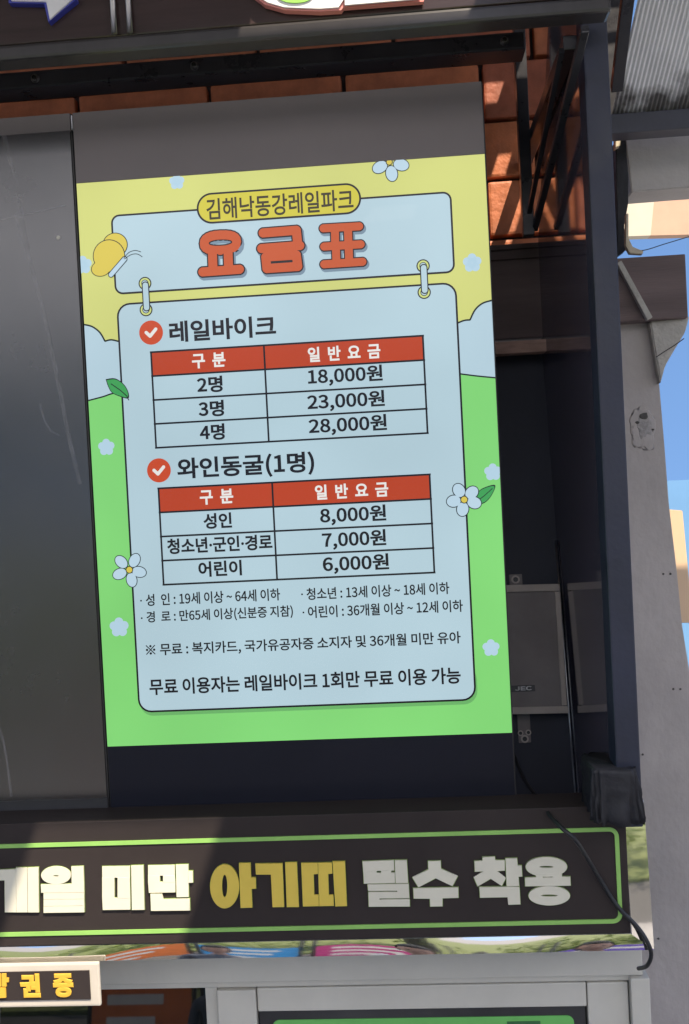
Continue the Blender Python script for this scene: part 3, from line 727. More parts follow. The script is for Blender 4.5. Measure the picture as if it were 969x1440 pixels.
ribbon(bm, prof, w, YF-0.003, YF)
bm_link('border_line', bm, 'green_vinyl', fs)
def block_letter(name, shapes, tr, Y, m_, parent, thick=0.0035, grow=0.0):
    """heavy cut-out letter: polygons and rings given in the units (scale, x0, y0) of tr"""
    k, ox, oy = tr; bm = bmesh.new(); n = 0
    def W(x, y, Yd): return at(ox + x/k, oy + y/k, Yd)
    for sh in shapes:
        Yd = Y - n*0.00025; n += 1; y1 = Yd - thick
        if sh[0] == 'ring':
            _, cx, cy, rx, ry, ix, iy, irx, iry = sh; N = 36
            loops = []
            for (c0, c1, r0, r1, yy) in ((cx, cy, rx+grow, ry+grow, Y), (cx, cy, rx+grow, ry+grow, y1), (ix, iy, max(irx-grow, 1), max(iry-grow, 1), y1), (ix, iy, max(irx-grow, 1), max(iry-grow, 1), Y)):
                L = []
                for q in range(N):
                    a = 2*math.pi*q/N; v = W(c0 + r0*math.cos(a), c1 + r1*math.sin(a), Y); L.append(bm.verts.new((v.x, yy, v.z)))
                loops.append(L)
            for a_, b_ in zip(loops, loops[1:]):
                for q in range(N): bm.faces.new((a_[q], a_[(q+1) % N], b_[(q+1) % N], b_[q]))
        else:
            P_ = [Vector(W(x, y, Y)) for x, y in sh]
            if grow:
                c = sum(P_, Vector())/len(P_); g = grow/k*0.0016
                P_ = [v + Vector((math.copysign(g, v.x-c.x), 0, math.copysign(g, v.z-c.z))) for v in P_]
            A = [bm.verts.new((v.x, y1, v.z)) for v in P_]; B = [bm.verts.new((v.x, Y, v.z)) for v in P_]
            bm.faces.new(A)
            for q in range(len(A)): bm.faces.new((A[q], A[(q+1) % len(A)], B[(q+1) % len(A)], B[q]))
    bmesh.ops.recalc_face_normals(bm, faces=bm.faces); bmesh.ops.triangulate(bm, faces=[f for f in bm.faces if len(f.verts) > 4])
    me = bpy.data.meshes.new(name); bm.to_mesh(me); bm.free()
    return link(name, me, m_, parent)
def holed(a, b, c, d, h0, h1):
    """four-cornered block a b c d (clockwise from top left) with a rectangular hole"""
    (x0, y0), (x1, y1) = h0, h1
    return [[a, b, (b[0], y0), (a[0], y0)], [(a[0], y1), (c[0], y1), c, d], [(a[0], y0), (x0, y0), (x0, y1), (a[0], y1)], [(x1, y0), (b[0], y0), (c[0], y1), (x1, y1)]]
LA, LB, LC = (3.461, 0, 1190), (4.4045, 280, 1190), (3.028, 500, 1180)
GLYPHS = [
 (LA, 'letter_cream', [[(-60, 114), (25, 112), (25, 163), (-60, 165)], [(25, 112), (80, 108), (82, 318), (27, 318)], [(81, 102), (135, 102), (137, 318), (84, 318)], [(138, 102), (190, 100), (192, 318), (140, 318)]]),
 (LA, 'letter_cream', [('ring', 275, 139, 72, 43, 275, 142, 14, 4), [(350, 97), (408, 95), (411, 180), (352, 182)], [(202, 184), (411, 180), (412, 221), (204, 223)], [(215, 225), (412, 223), (412, 252), (216, 254)], [(216, 256), (412, 254), (413, 285), (216, 287)], [(216, 289), (413, 287), (413, 317), (216, 320)]]),
 (LA, 'letter_cream', holed((500, 97), (634, 95), (636, 305), (503, 307), (559, 150), (575, 250)) + [[(641, 92), (700, 90), (705, 305), (645, 306)]]),
 (LA, 'letter_cream', holed((723, 92), (852, 90), (855, 221), (727, 224), (780, 140), (796, 172)) + [[(858, 88), (918, 86), (920, 243), (862, 244)], [(919, 118), (940, 118), (941, 173), (920, 174)], [(735, 229), (790, 229), (797, 255), (925, 252), (927, 308), (738, 310)]]),
 (LB, 'letter_yellow', [('ring', 160, 245, 90, 136, 160, 243, 17, 70), [(249, 101), (320, 100), (331, 376), (259, 378)], [(323, 190), (352, 190), (354, 258), (326, 260)]]),
 (LB, 'letter_yellow', [[(350, 105), (517, 103), (528, 372), (456, 374), (446, 172), (354, 172)], [(535, 97), (606, 96), (619, 372), (545, 373)]]),
 (LB, 'letter_yellow', [[(634, 101), (735, 100), (737, 168), (710, 170), (714, 297), (741, 297), (743, 367), (645, 369)], [(738, 100), (823, 98), (826, 166), (800, 168), (804, 298), (832, 298), (835, 365), (746, 367)], [(828, 91), (904, 90), (916, 366), (845, 368)]]),
 (LC, 'letter_cream', [[(30, 93), (163, 88), (165, 131), (33, 134)], [(34, 142), (167, 140), (168, 184), (36, 187)], [(33, 134), (90, 133), (90, 142), (34, 142)], [(109, 132), (152, 131), (152, 141), (109, 142)], [(167, 88), (218, 87), (224, 183), (171, 184)], [(52, 190), (226, 187), (229, 247), (102, 249), (102, 254), (230, 252), (231, 283), (57, 284), (55, 222), (178, 221), (178, 216), (54, 217)]]),
 (LC, 'letter_cream', [[(309, 92), (362, 91), (364, 125), (435, 155), (412, 198), (341, 164), (268, 203), (242, 160), (310, 128)], [(246, 207), (437, 203), (438, 247), (370, 249), (370, 283), (318, 284), (317, 251), (248, 250)]]),
 (LC, 'letter_cream', [[(540, 75), (593, 73), (594, 88), (634, 88), (635, 131), (602, 134), (640, 163), (622, 197), (575, 166), (520, 199), (503, 160), (545, 135), (508, 136), (506, 92), (541, 90)], [(638, 80), (687, 79), (696, 196), (643, 198)], [(689, 110), (706, 110), (709, 156), (692, 157)], [(527, 202), (697, 200), (701, 274), (650, 276), (647, 244), (530, 246)]]),
 (LC, 'letter_cream', [('ring', 812, 116, 88, 42, 812, 116, 30, 4.5), [(721, 162), (768, 160), (768, 148), (796, 148), (796, 161), (838, 160), (838, 147), (878, 147), (878, 158), (913, 158), (915, 195), (722, 198)], [(796, 148), (838, 147), (838, 155), (796, 156)], ('ring', 824, 238, 88, 41, 824, 237, 36, 4.5)]),
]
for tr, m_, shapes in GLYPHS:
    L = block_letter('letter', shapes, tr, YF-0.0022, m_, fs)
    block_letter('letter_backing', shapes, tr, YF-0.0003, 'letter_edge', L, thick=0.0022, grow=2.2)
# mirror steel trim: sloped strips along the lower and right edge
zb1 = at(450, 1345, YF-0.005).z
xR0 = fr; xR1 = at(916, 1260, YF).x
hh = fb - zb1
TT, TB = 0.190, 0.138                        # lean of the bent strip at its upper and lower edge
NS = 8; prof = [(YF, fb-0.001)]; 
for i in range(NS):
    t_ = TT + (TB-TT)*(i+0.5)/NS; prof.append((prof[-1][0] - t_*hh/NS, prof[-1][1] - (hh-0.001)/NS))
bm = bmesh.new(); L = []
for i, (y, z) in enumerate(prof):
    f = i/NS; xe = xR0 + (xR1-xR0)*f
    L.append([bm.verts.new((x, y + 0.0010*math.sin(x*5.1)*f + 0.0006*math.sin(x*13)*f, z)) for x in [-1.3 + (xe+1.3)*k/60 for k in range(61)]])
for a_, b_ in zip(L, L[1:]):
    for k in range(60): bm.faces.new((a_[k], b_[k], b_[k+1], a_[k+1]))
me = bpy.data.meshes.new('lower_trim'); bm.to_mesh(me); bm.free()
for p in me.polygons: p.use_smooth = True
link('lower_trim', me, 'mirror_steel', fs)
ye = prof[-1][0]
bm = bmesh.new(); L = []
for i in range(13):
    f = i/12; g = f**0.8; yy = YF + 0.030*(1-g) + (ye-YF)*g
    L.append([bm.verts.new((xR0+0.001, yy, ft + (fb-ft)*f)), bm.verts.new(((xR0+xR1)/2, yy+0.0012, ft + ((fb+zb1)/2-ft)*f)), bm.verts.new((xR1, yy+0.002, ft + (zb1-ft)*f))])
for a_, b_ in zip(L, L[1:]):
    for k in range(2): bm.faces.new((a_[k], b_[k], b_[k+1], a_[k+1]))
me = bpy.data.meshes.new('right_trim'); bm.to_mesh(me); bm.free()
for p in me.polygons: p.use_smooth = True
link('right_trim', me, 'mirror_steel', fs)
box('return_panel', xR0, YF+0.036, zb1+0.004, xR1-0.002, 0.02, ft-0.001, 'bright_steel', fs)
box('bottom_return', -1.3, YF+0.012, zb1+0.004, xR0, 0.02, fb-0.001, 'bright_steel', fs)
keep(fs)
for c_ in fs.children:
    for g in c_.children: g.matrix_parent_inverse = Matrix.Identity(4)

# ------------------------------------------------------------ cables
def wpath(pts): return smooth_path([at(x, y, d) for x, y, d in pts], 6)
cb = tube('power_cable', wpath([(722, 1060, .22), (735, 1092, .15), (752, 1118, .06), (765, 1136, -.06), (778, 1152, -.12), (792, 1166, -.17), (812, 1185, -.17), (840, 1230, -.105), (868, 1274, -.10), (895, 1302, -.105), (909, 1322, -.115), (916, 1342, -.115), (910, 1358, -.09), (898, 1362, -.03)]), 0.0046, 'cable_black')
tag(cb, 'black cable hanging over the lettered sign down to the window frame', 'cable')
cb = tube('overhead_wire', wpath([(880, 352, .9), (905, 352, .95), (935, 343, 1.05), (975, 331, 1.2)]), 0.0016, 'cable_black')
tag(cb, 'thin dark wire crossing the patch of sky above the brown beam', 'wire')
cb = tube('drooping_wire', wpath([(923, 502, .57), (935, 494, .57), (948, 486, .57), (962, 476, .57)]), 0.0014, 'cable_black')
tag(cb, 'short thin wire stretched across the pale haunch of the column', 'wire')

# ------------------------------------------------------------ ticket window below
YW = 0.08
win = thing('ticket_window', 'pale grey aluminium window front under the lettered sign', 'window', (0.4, YW, 0))
zt1 = at(450, 1349, YW).z; z2 = at(450, 1374, YW).z; z2b = at(450, 1384, YW).z
xl = -1.2; xw = at(903, 1400, YW).x
zb_ = 0.9
box('head_rail', xl, YW-0.02, z2, xw, YW+0.04, zt1+0.03, 'aluminium_white', win, 0.003)
box('head_bead', xl, YW-0.008, z2b, at(888, 1400, YW).x, YW+0.03, z2-0.002, 'aluminium_white', win, 0.002)
xj = at(884, 1400, YW).x
box('right_jamb', xj, YW-0.03, zb_, xw+0.012, YW+0.04, z2-0.002, 'aluminium_white', win, 0.003)
xa = at(825, 1400, YW).x
box('right_stile', xa, YW-0.012, zb_, xj-0.003, YW+0.03, z2b-0.002, 'aluminium_white', win, 0.003)
xm0, xm1 = at(308, 1410, YW).x, at(362, 1410, YW).x
box('mullion', xm0, YW-0.018, zb_, xm1, YW+0.04, z2b-0.002, 'aluminium_white', win, 0.003)
xn0 = at(290, 1410, YW).x
box('sliding_stile', xn0, YW-0.004, zb_, xm0-0.002, YW+0.03, z2b-0.002, 'aluminium_white', win, 0.002)
zs = at(580, 1416, YW).z
box('sash_head', xm1+0.002, YW-0.010, zs, xa-0.002, YW+0.03, z2b-0.002, 'aluminium_white', win, 0.003)
box('left_panel', xl, YW-0.003, zb_, at(140, 1410, YW).x-0.25, YW+0.03, z2b-0.002, 'aluminium_white', win, 0.002)
# panes
zg = z2b-0.004
prism('pane', [Vector((at(140, 1410, YW).x-0.25, YW+0.012, zg)), Vector((xn0, YW+0.012, zg)), Vector((xn0, YW-0.019, zg-0.18)), Vector((at(140, 1410, YW).x-0.25, YW-0.019, zg-0.18))], 'window_glass', win, (0, 0.006, 0))
box('pane', at(140, 1410, YW).x-0.25, YW+0.012, zb_, xn0, YW+0.018, zg-0.19, 'window_glass', win)
box('pane', xm1, YW+0.012, zb_, xa, YW+0.018, zs, 'window_glass', win)
box('lower_wall', xl, YW-0.01, 0, xw+0.012, YW+0.1, zb_, 'aluminium_white', win)
box('interior_back', xl, YW+0.3, 0.4, xw, YW+0.32, zt1, 'dark_interior', win)
keep(win)
# green notice in the window
nt_ = thing('window_notice', 'dark window notice with rounded bright green heading band', 'notice', (0.8, YW, 2))
a = at(367, 1418, YW-0.004); b = at(824, 1460, YW-0.004)
box('notice_sheet', xm1+0.004, YW-0.004, a.z-0.5, xa-0.006, YW-0.001, zs-0.002, 'bezel', nt_)
ga = at(383, 1432, YW-0.006); gb_ = at(807, 1430, YW-0.006)
gz = (at(383, 1434, YW-0.006).z + at(800, 1429, YW-0.006).z)/2
pts = [Vector((x, YW-0.0062, z)) for x, z in rrect(ga.x, gz-0.12, gb_.x, gz, 0.016)]
prism('heading_band', pts, 'green_notice', nt_, (0, 0.002, 0))
a = at(713, 1437, YW-0.008); b = at(760, 1437, YW-0.008)
box('printed_mark', a.x, YW-0.0078, a.z-0.05, b.x, YW-0.0066, a.z, 'dark_green_print', nt_)
keep(nt_)

# small lit-up ticket sign
YS = -0.122
ts = thing('ticket_sign', 'small black sign in a cream frame with yellow characters, under the board at left', 'sign', (-0.2, YS, 2.1))
a = at(138, 1354, YS); b = at(142, 1415, YS)
zt2 = a.z; zb2 = b.z
box('frame', -0.75, YS, zb2, b.x, YS+0.010, zt2, 'sign_frame_white', ts, 0.004)
box('face', -0.73, YS-0.003, zb2+0.017, b.x-0.021, YS-0.0005, zt2-0.0155, 'black_acrylic', ts, 0.0)
block_letter('letter', [[(-50, 95), (6, 93), (8, 150), (-48, 152)], [(10, 93), (30, 92), (32, 150), (12, 150)], [(31, 112), (42, 112), (42, 130), (31, 130)], [(-50, 157), (28, 155), (30, 200), (-48, 203)]], (3.23, 0, 1340), YS-0.0035, 'letter_gold', ts, 0.003)
for ch, xl_, xr_, yc in (('권', 28.5, 57, 1386), ('중', 75, 103.5, 1385.6)):
    lettering('letter', ch, (xl_, yc), (xr_, yc-0.6), 33.5, YS-0.0035, 'letter_gold', ts, dil=0.058, thick=0.003)
keep(ts)

# ------------------------------------------------------------ sign structure overhead
YT = -0.22
up = thing('overhead_sign', 'dark overhead sign panel with white, pink and green acrylic shapes at the top', 'sign', (0.5, YT, 4.3))
zu0 = at(450, 26, YT).z; xu1 = at(856, 10, YT).x
box('sign_panel', -1.5, YT+0.02, zu0+0.01, xu1, YT+0.05, zu0+0.33, 'sign_brown', up, 0.002)
def cut(name, pts, m_, y, d, grow=0.0):
    c = [at(x, y_, y) for x, y_ in pts]; cc = sum(c, Vector())/len(c)
    return prism(name, [cc + (v-cc)*(1+grow) for v in c], m_, up, (0, d, 0), 0)
arrow = [(14, -40), (60, -40), (96, -40), (102, -2), (70, 27), (65, 2), (16, 1)]
cut('arrow_edge', [(12, -42), (62, -42), (100, -42), (107, -1), (68, 31), (62, 5), (12, 4)], 'blue_edge', YT+0.004, 0.016)
cut('arrow_face', arrow, 'white_acrylic', YT, 0.006)
def blob(cx, cy, rx, ry, n=26): return [(cx + rx*math.cos(2*math.pi*k/n), cy + ry*math.sin(2*math.pi*k/n)) for k in range(n)]
cut('logo_glow_edge', [(352, -60), (354, -8), (372, 6), (400, 14), (450, 16), (480, 14), (492, -5), (596, -10), (596, -60)], 'pink_edge', YT+0.002, 0.016)
cut('logo_face', [(357, -60), (360, -8), (376, 3), (400, 10), (450, 12), (476, 10), (488, -8), (592, -14), (592, -60)], 'white_acrylic', YT-0.003, 0.006)
cut('logo_green_patch', blob(415, -8, 26, 12), 'lime_acrylic', YT-0.006, 0.004)
cut('second_logo_edge', [(478, -40), (480, 11), (596, 2), (596, -40)], 'pink_edge', YT+0.0035, 0.012)
cut('second_logo_face', [(483, -40), (485, 7), (592, -2), (592, -40)], 'white_acrylic', YT-0.005, 0.004)
for px in (158, 180):
    a = at(px, 46, YT-0.01); tube('divider_tube', [Vector((a.x, YT+0.005, zu0+0.006)), Vector((a.x, YT+0.005, zu0+0.34))], 0.006, 'bright_steel', up, 10)
keep(up)

def rail(name, label, ya, yb, Yd, depth, x1px, m_='black_paint'):
    z1 = at(450, ya, Yd).z; z0 = at(450, yb, Yd).z; x1 = at(x1px, ya, Yd).x
    o = thing(name, label, 'rail', (x1, Yd, z0))
    box('rail_tube', -1.5, Yd, z0, x1, Yd+depth, z1, m_, o, 0.006)
    return o, z0, z1
r1, a0, a1 = rail('steel_rail', 'glossy black square rail directly under the overhead sign panel', 27, 48, YT-0.03, 0.05, 861, 'rail_paint')
keep(r1)
r2, a0, a1 = rail('steel_rail', 'black bolted lower rail above the displays, under the glossy one', 66, 92, -0.02, 0.05, 738)
for px, py in ((48, 111), (273, 98), (710, 63)):
    c = at(px, py, -0.028); bm = bmesh.new(); bmesh.ops.create_cone(bm, cap_ends=True, segments=14, radius1=0.010, radius2=0.008, depth=0.006)
    bm.transform(Matrix.Translation((c.x, -0.024, (a0+a1)/2)) @ Matrix.Rotation(R(90), 4, 'X')); bo = bm_link('bolt', bm, 'bright_steel', r2)
    bm = bmesh.new(); bmesh.ops.create_cone(bm, cap_ends=True, segments=6, radius1=0.005, radius2=0.005, depth=0.006)
    bm.transform(Matrix.Translation((c.x, -0.028, (a0+a1)/2)) @ Matrix.Rotation(R(90), 4, 'X')); bm_link('socket', bm, 'label_black', bo)
# lip of the angle iron
box('rail_lip', -1.5, -0.03, a0-0.004, at(738, 66, -.02).x, 0.03, a0-0.001, 'black_paint', r2)
keep(r2)
for c_ in r2.children:
    for g in c_.children: g.matrix_parent_inverse = Matrix.Identity(4)

# ties between front and back of the frame, with uprights and braces
br = thing('post_bracket', 'black welded bracket of upright and slanting braces beside the brick wall', 'bracket', (XS, 0.3, 3.9))
sx = at(737, 200, 0.42).x; 
bar('upright', (sx, 0.42, at(745, 332, 0.42).z), (sx, 0.42, at(735, 30, 0.42).z), 0.03, 0.03, 'black_paint', br)
bar('brace', at_x(752, 322, XS-0.03), at_x(823, 40, XS-0.03), 0.016, 0.016, 'black_paint', br)
bar('brace', at_x(744, 300, XS-0.045), at_x(790, 70, XS-0.045), 0.012, 0.012, 'black_paint', br)
bar('top_tie', (XS-0.02, YP+0.05, ztop-0.02), (XS-0.02, YB-0.01, ztop-0.02), 0.03, 0.03, 'black_paint', br)
keep(br)

# rail running forward and up beside the corrugated sheet
# ------------------------------------------------------------ right: corrugated sheet, its edge beam, grey slab
cor = thing('corrugated_awning', 'grey corrugated sheet with grimy lower edge at the top right corner', 'awning', (1.9, .4, 4.2))
Yc0, Yc1 = 0.50, 0.28
A = at(864, 158, Yc0); Bp = at(990, 150, Yc0)
ztopc = at(930, -30, Yc1).z
nw = 34*8; rows = 10; bm = bmesh.new(); g = []
zc0 = at(915, 156, Yc0).z
for j in range(rows+1):
    f = j/rows; row = []
    for i in range(nw+1):
        x = A.x - 0.01 + 0.40*i/nw
        yy = Yc0 + (Yc1-Yc0)*f + 0.0038*math.cos(2*math.pi*i/8)
        row.append(bm.verts.new((x + 0.035*f, yy, zc0 - 0.015 + (ztopc-zc0)*f)))
    g.append(row)
for j in range(rows):
    for i in range(nw): bm.faces.new((g[j][i], g[j][i+1], g[j+1][i+1], g[j+1][i]))
bm_link('corrugated_sheet', bm, 'corrugated', cor, True)
# grime along the lower edge, part of the sheet's paint
nt = M['corrugated'].node_tree; b = nt.nodes['Principled BSDF']
src = b.inputs['Base Color'].links[0].from_socket
geo = nt.nodes.new('ShaderNodeNewGeometry'); sp = nt.nodes.new('ShaderNodeSeparateXYZ'); nt.links.new(geo.outputs['Position'], sp.inputs[0])
nz = nt.nodes.new('ShaderNodeTexNoise'); nz.inputs['Scale'].default_value = 16; nz.inputs['Detail'].default_value = 6; nt.links.new(geo.outputs['Position'], nz.inputs['Vector'])
ma = nt.nodes.new('ShaderNodeMath'); ma.operation = 'MULTIPLY_ADD'; nt.links.new(nz.outputs['Fac'], ma.inputs[0]); ma.inputs[1].default_value = -0.16; nt.links.new(sp.outputs['Z'], ma.inputs[2])
mr = nt.nodes.new('ShaderNodeMapRange'); mr.inputs['From Min'].default_value = zc0-0.075; mr.inputs['From Max'].default_value = zc0-0.03; mr.inputs['To Min'].default_value = 0.9; mr.inputs['To Max'].default_value = 0.0
nt.links.new(ma.outputs[0], mr.inputs['Value'])
mx = nt.nodes.new('ShaderNodeMixRGB'); nt.links.new(mr.outputs['Result'], mx.inputs['Fac']); nt.links.new(src, mx.inputs['Color1']); mx.inputs['Color2'].default_value = (0.06, 0.055, 0.05, 1)
nt.links.new(mx.outputs['Color'], b.inputs['Base Color'])
a = at(862, 157, Yc0-0.03); b_ = at(980, 182, Yc0-0.03)
zz1 = at(915, 156, Yc0-0.03).z; zz0 = at(915, 184, Yc0-0.03).z
box('edge_beam', a.x-0.02, Yc0-0.03, zz0, b_.x+0.1, Yc0+0.03, zz1, 'awning_paint', cor, 0.003)
bar('verge_rail', at(867, 125, Yc0-0.05), at(886, -30, Yc1-0.08), 0.03, 0.028, 'black_paint', cor)
prism('verge_board', [at(850, -30, 0.5), at(895, -30, 0.5), at(884, 60, 0.5), at(869, 165, 0.5), at(856, 165, 0.5)], 'black_paint', cor, (0, 0.02, 0))
keep(cor)
YG = 0.66
sl = prism('hanging_slab', [at(878, 186, YG), at(990, 180, YG), at(990, 262, YG), at(962, 264, YG), at(888, 270, YG)], 'panel_grey', None, (0, 0.12, 0), 0.003)
tag(sl, 'flat grey panel hanging under the awning beam, right of the post', 'panel')
cv = prism('post_cover', [at(866, 196, 0.60), at(880, 190, 0.60), at(884, 250, 0.60), at(884, 285, 0.60), at(878, 318, 0.60), at(882, 350, 0.60), at(868, 360, 0.60)], 'vinyl_wrap', None, (0, 0.05, 0), 0.003)
tag(cv, 'black bunched cover hanging behind the post above the brown beam', 'cover')
lp = prism('pale_spot', [at(866, 184, 0.58), at(874, 184, 0.58), at(872, 205, 0.58), at(866, 207, 0.58)], 'plaster_cream', None, (0, 0.03, 0), 0.001)  # small pale shape in front of the cover
tag(lp, 'small cream spot at the top of the black bunched cover', 'clip')
pc = prism('hooked_strap', [at(881, 300, .56), at(884, 300, .56), at(884, 335, .56), at(890, 347, .56), at(905, 353, .56), at(904, 357, .56), at(886, 356, .56), at(880, 345, .56)], 'plaster_cream', None, (0, 0.02, 0), 0.001)
tag(pc, 'pale hooked strap resting on the beam beside the patch of sky', 'strap')

# far buildings seen through the gaps
fb1 = thing('cream_building', 'sunlit cream and peach building far behind, above the blue patch', 'building', (18, 22, 0))
def far_box(name, pts, Y, m_, parent, depth=0.15):
    return prism(name, [at(x, y, Y) for x, y in pts], m_, parent, (0, depth, 0))
far_box('gable_wall', [(860, 240), (925, 240), (920, 280), (915, 331), (860, 333)], 9.0, 'plaster_cream', fb1)
far_box('side_wall', [(925, 240), (1000, 240), (1000, 329), (915, 331), (920, 280)], 9.01, 'plaster_peach', fb1)
keep(fb1)
p2 = prism('sunlit_pillar', [at(936, 716, 2.2), at(960, 718, 2.2), at(975, 876, 2.2), at(936, 876, 2.2)], 'plaster_orange', None, (0, 0.3, 0), 0.003)
tag(p2, 'pale sunlit pillar standing behind the right edge of the column', 'pillar')
p3 = box('sky_backdrop', 4, 12, 0, 30, 12.2, 3.18, 'sky_blue'); tag(p3, 'low sky-coloured backdrop added far behind the concrete column', 'backdrop')  # blue backdrop added to stand in for the low sky

# ------------------------------------------------------------ unseen roof added to shade the front, holes cut to shape the sun patches
ZC = 4.95
can = thing('sun_blocker', 'added unseen roof on posts, pierced to shape the sun patches', 'light blocker', (0, -2.5, 0))
def sunhit(p): t = (ZC - p.z)/SUN.z; return p + SUN*t
g0 = sunhit(at(316, 1150, YF)); g1 = sunhit(at(55, 1150, YF)); 
gx0, gx1, gy = g1.x, g0.x, g0.y
k0 = sunhit(at(335, 48, YT-0.03)); k1 = sunhit(at(664, 20, YT-0.03))
ky1 = sunhit(at(500, -25, YT-0.03)).y; ky0 = sunhit(at(500, 50, YT-0.03)).y
FAR = -2.30
holes = [(gx0, FAR-1, gx1, gy)]                                        # the gap that lights the left of the lettered sign
holes.append((k0.x, ky0, k1.x, ky1+0.05))                              # the one that lights the rail under the overhead sign
for tl, brr in (((674, 120), (699, 156)), ((702, 214), (712, 250)), ((682, 250), (716, 360)), ((782, 108), (828, 150)), ((794, 166), (828, 204)), ((784, 214), (830, 330))):
    q0 = sunhit(at(tl[0], tl[1], YB)); q1 = sunhit(at(brr[0], brr[1], YB))
    holes.append((min(q0.x, q1.x), min(q0.y, q1.y), max(q0.x, q1.x), max(q0.y, q1.y)))
XE = 3.2
xs = sorted({-3.0, XE} | {v for h in holes for v in (h[0], h[2]) if -3 < v < XE})
ys = sorted({FAR, 0.9} | {v for h in holes for v in (h[1], h[3]) if FAR < v < 0.9})
bm = bmesh.new()
for i in range(len(xs)-1):
    for j in range(len(ys)-1):
        cx_, cy_ = (xs[i]+xs[i+1])/2, (ys[j]+ys[j+1])/2
        if any(h[0] < cx_ < h[2] and h[1] < cy_ < h[3] for h in holes): continue
        add_box(bm, xs[i], ys[j], ZC, xs[i+1], ys[j+1], ZC+0.02)
bm_link('blocker_sheet', bm, 'slab_grey', can)
for x in (-2.9, 3.1):
    for y in (FAR+0.06,): box('blocker_post', x-.04, y-.04, 0, x+.04, y+.04, ZC-0.002, 'black_paint', can, 0.004)
keep(can)

mrefl = mat('reflector_fabric', (0.76, 0.78, 0.82), 0.8, var=0.03, scale=2)  # translucent unseen roof added so the display glass mirrors something bright
nt = mrefl.node_tree; pb = nt.nodes['Principled BSDF']; tl_ = nt.nodes.new('ShaderNodeBsdfTranslucent'); tl_.inputs['Color'].default_value = (0.88, 0.91, 0.97, 1)
mxs = nt.nodes.new('ShaderNodeMixShader'); mxs.inputs['Fac'].default_value = 0.85
nt.links.new(pb.outputs[0], mxs.inputs[1]); nt.links.new(tl_.outputs[0], mxs.inputs[2]); nt.links.new(mxs.outputs[0], nt.nodes['Material Output'].inputs['Surface'])
refl_roof = thing('reflector_roof', 'white fabric roof added behind the camera to brighten the glass reflections', 'reflector', (0, -5, 0))
for k in range(6):
    x0 = -5 + k*1.9
    bm = bmesh.new(); vs = [bm.verts.new(p) for p in ((x0, -2.34, 4.97), (x0+1.88, -2.34, 4.97), (x0+1.88, -8.0, 5.15), (x0, -8.0, 5.15))]; bm.faces.new(vs)
    bm_link('reflector_panel', bm, 'reflector_fabric', refl_roof)
    tube('reflector_rafter', [(x0-.01, -2.36, 4.93), (x0-.01, -8.0, 5.11)], 0.03, 'black_paint', refl_roof)
    if k in (0, 5):
        for y, z in ((-3.35, 4.96), (-7.9, 5.10)): tube('reflector_post', [(x0 if k == 0 else x0+1.88, y, 0), (x0 if k == 0 else x0+1.88, y, z)], 0.035, 'black_paint', refl_roof)
keep(refl_roof)

# ------------------------------------------------------------ behind the camera: what the mirror trim and the glass show
hd = bmesh.new()
def leafcloud(bm, cx, cy, cz, rx, ry, rz_, n, s):
    for _ in range(n):
        while True:
            p = Vector((random.uniform(-1, 1), random.uniform(-1, 1), random.uniform(-1, 1)))
            if 0.35 < p.length < 1: break
        if noise.noise(p*2.3 + Vector((cx, cy, cz))) < -0.12: continue
        c = Vector((cx + p.x*rx, cy + p.y*ry, cz + p.z*rz_))
        u = Vector((random.gauss(0, 1), random.gauss(0, 1), random.gauss(0, 1))).normalized(); v = u.cross(Vector((random.gauss(0, 1), random.gauss(0, 1), 1))).normalized()
        a = s*random.uniform(0.6, 1.4)
        bm.faces.new([bm.verts.new(c+u*a), bm.verts.new(c+v*a*0.5), bm.verts.new(c-u*a), bm.verts.new(c-v*a*0.5)])
me = None
for _ in range(70): leafcloud(hd, random.uniform(-14, 16), random.uniform(-14, -12.6), random.uniform(0.3, 1.1), 0.9, 0.6, 0.6, 160, 0.07)
hdo = bm_link('hedge_foliage', hd, 'leaves'); tag(hdo, kind='stuff'); tag(hdo, 'green hedge along the far side of the grass behind the visitors', 'hedge')
kinds = ['tall round leafy tree behind the hedge, seen in the mirror trim', 'low spreading tree behind the hedge, seen in the mirror trim', 'slim tree behind the hedge, seen in the mirror trim']
for i, (x, y, h_, r_) in enumerate(((-9, -17, 8, 3.6), (-4.5, -19, 9.5, 4.0), (0.5, -17, 8, 3.5), (5, -18, 9, 3.8), (10, -17, 8, 3.7), (14.5, -19, 9, 4.0))):
    t = thing('broadleaf_tree', ['leftmost', 'second', 'third', 'fourth', 'fifth', 'rightmost'][i] + ' of the leafy trees in the row behind the visitors', 'tree', (x, y, 0), 'trees behind the grass')
    bm = bmesh.new(); tube_bm(bm, [(x, y, 0), (x+.1, y, h_*.3), (x, y+.1, h_*.6)], [0.22, 0.16, 0.09], 8)
    for k in range(5):
        a_ = k*1.26; tube_bm(bm, [(x, y, h_*.35+.15*k), (x+math.cos(a_)*r_*.6, y+math.sin(a_)*r_*.6, h_*.55+.2*k)], [0.08, 0.03], 6)
    bm_link('trunk', bm, 'bark', t)
    bm = bmesh.new()
    for k in range(9):
        a_ = k*2.4; leafcloud(bm, x+math.cos(a_)*r_*.5, y+math.sin(a_)*r_*.5, h_*.62 + random.uniform(-.8, 1.2), r_*.5, r_*.5, r_*.42, 260, 0.16)
    bm_link('crown', bm, 'leaves', t)
    keep(t)
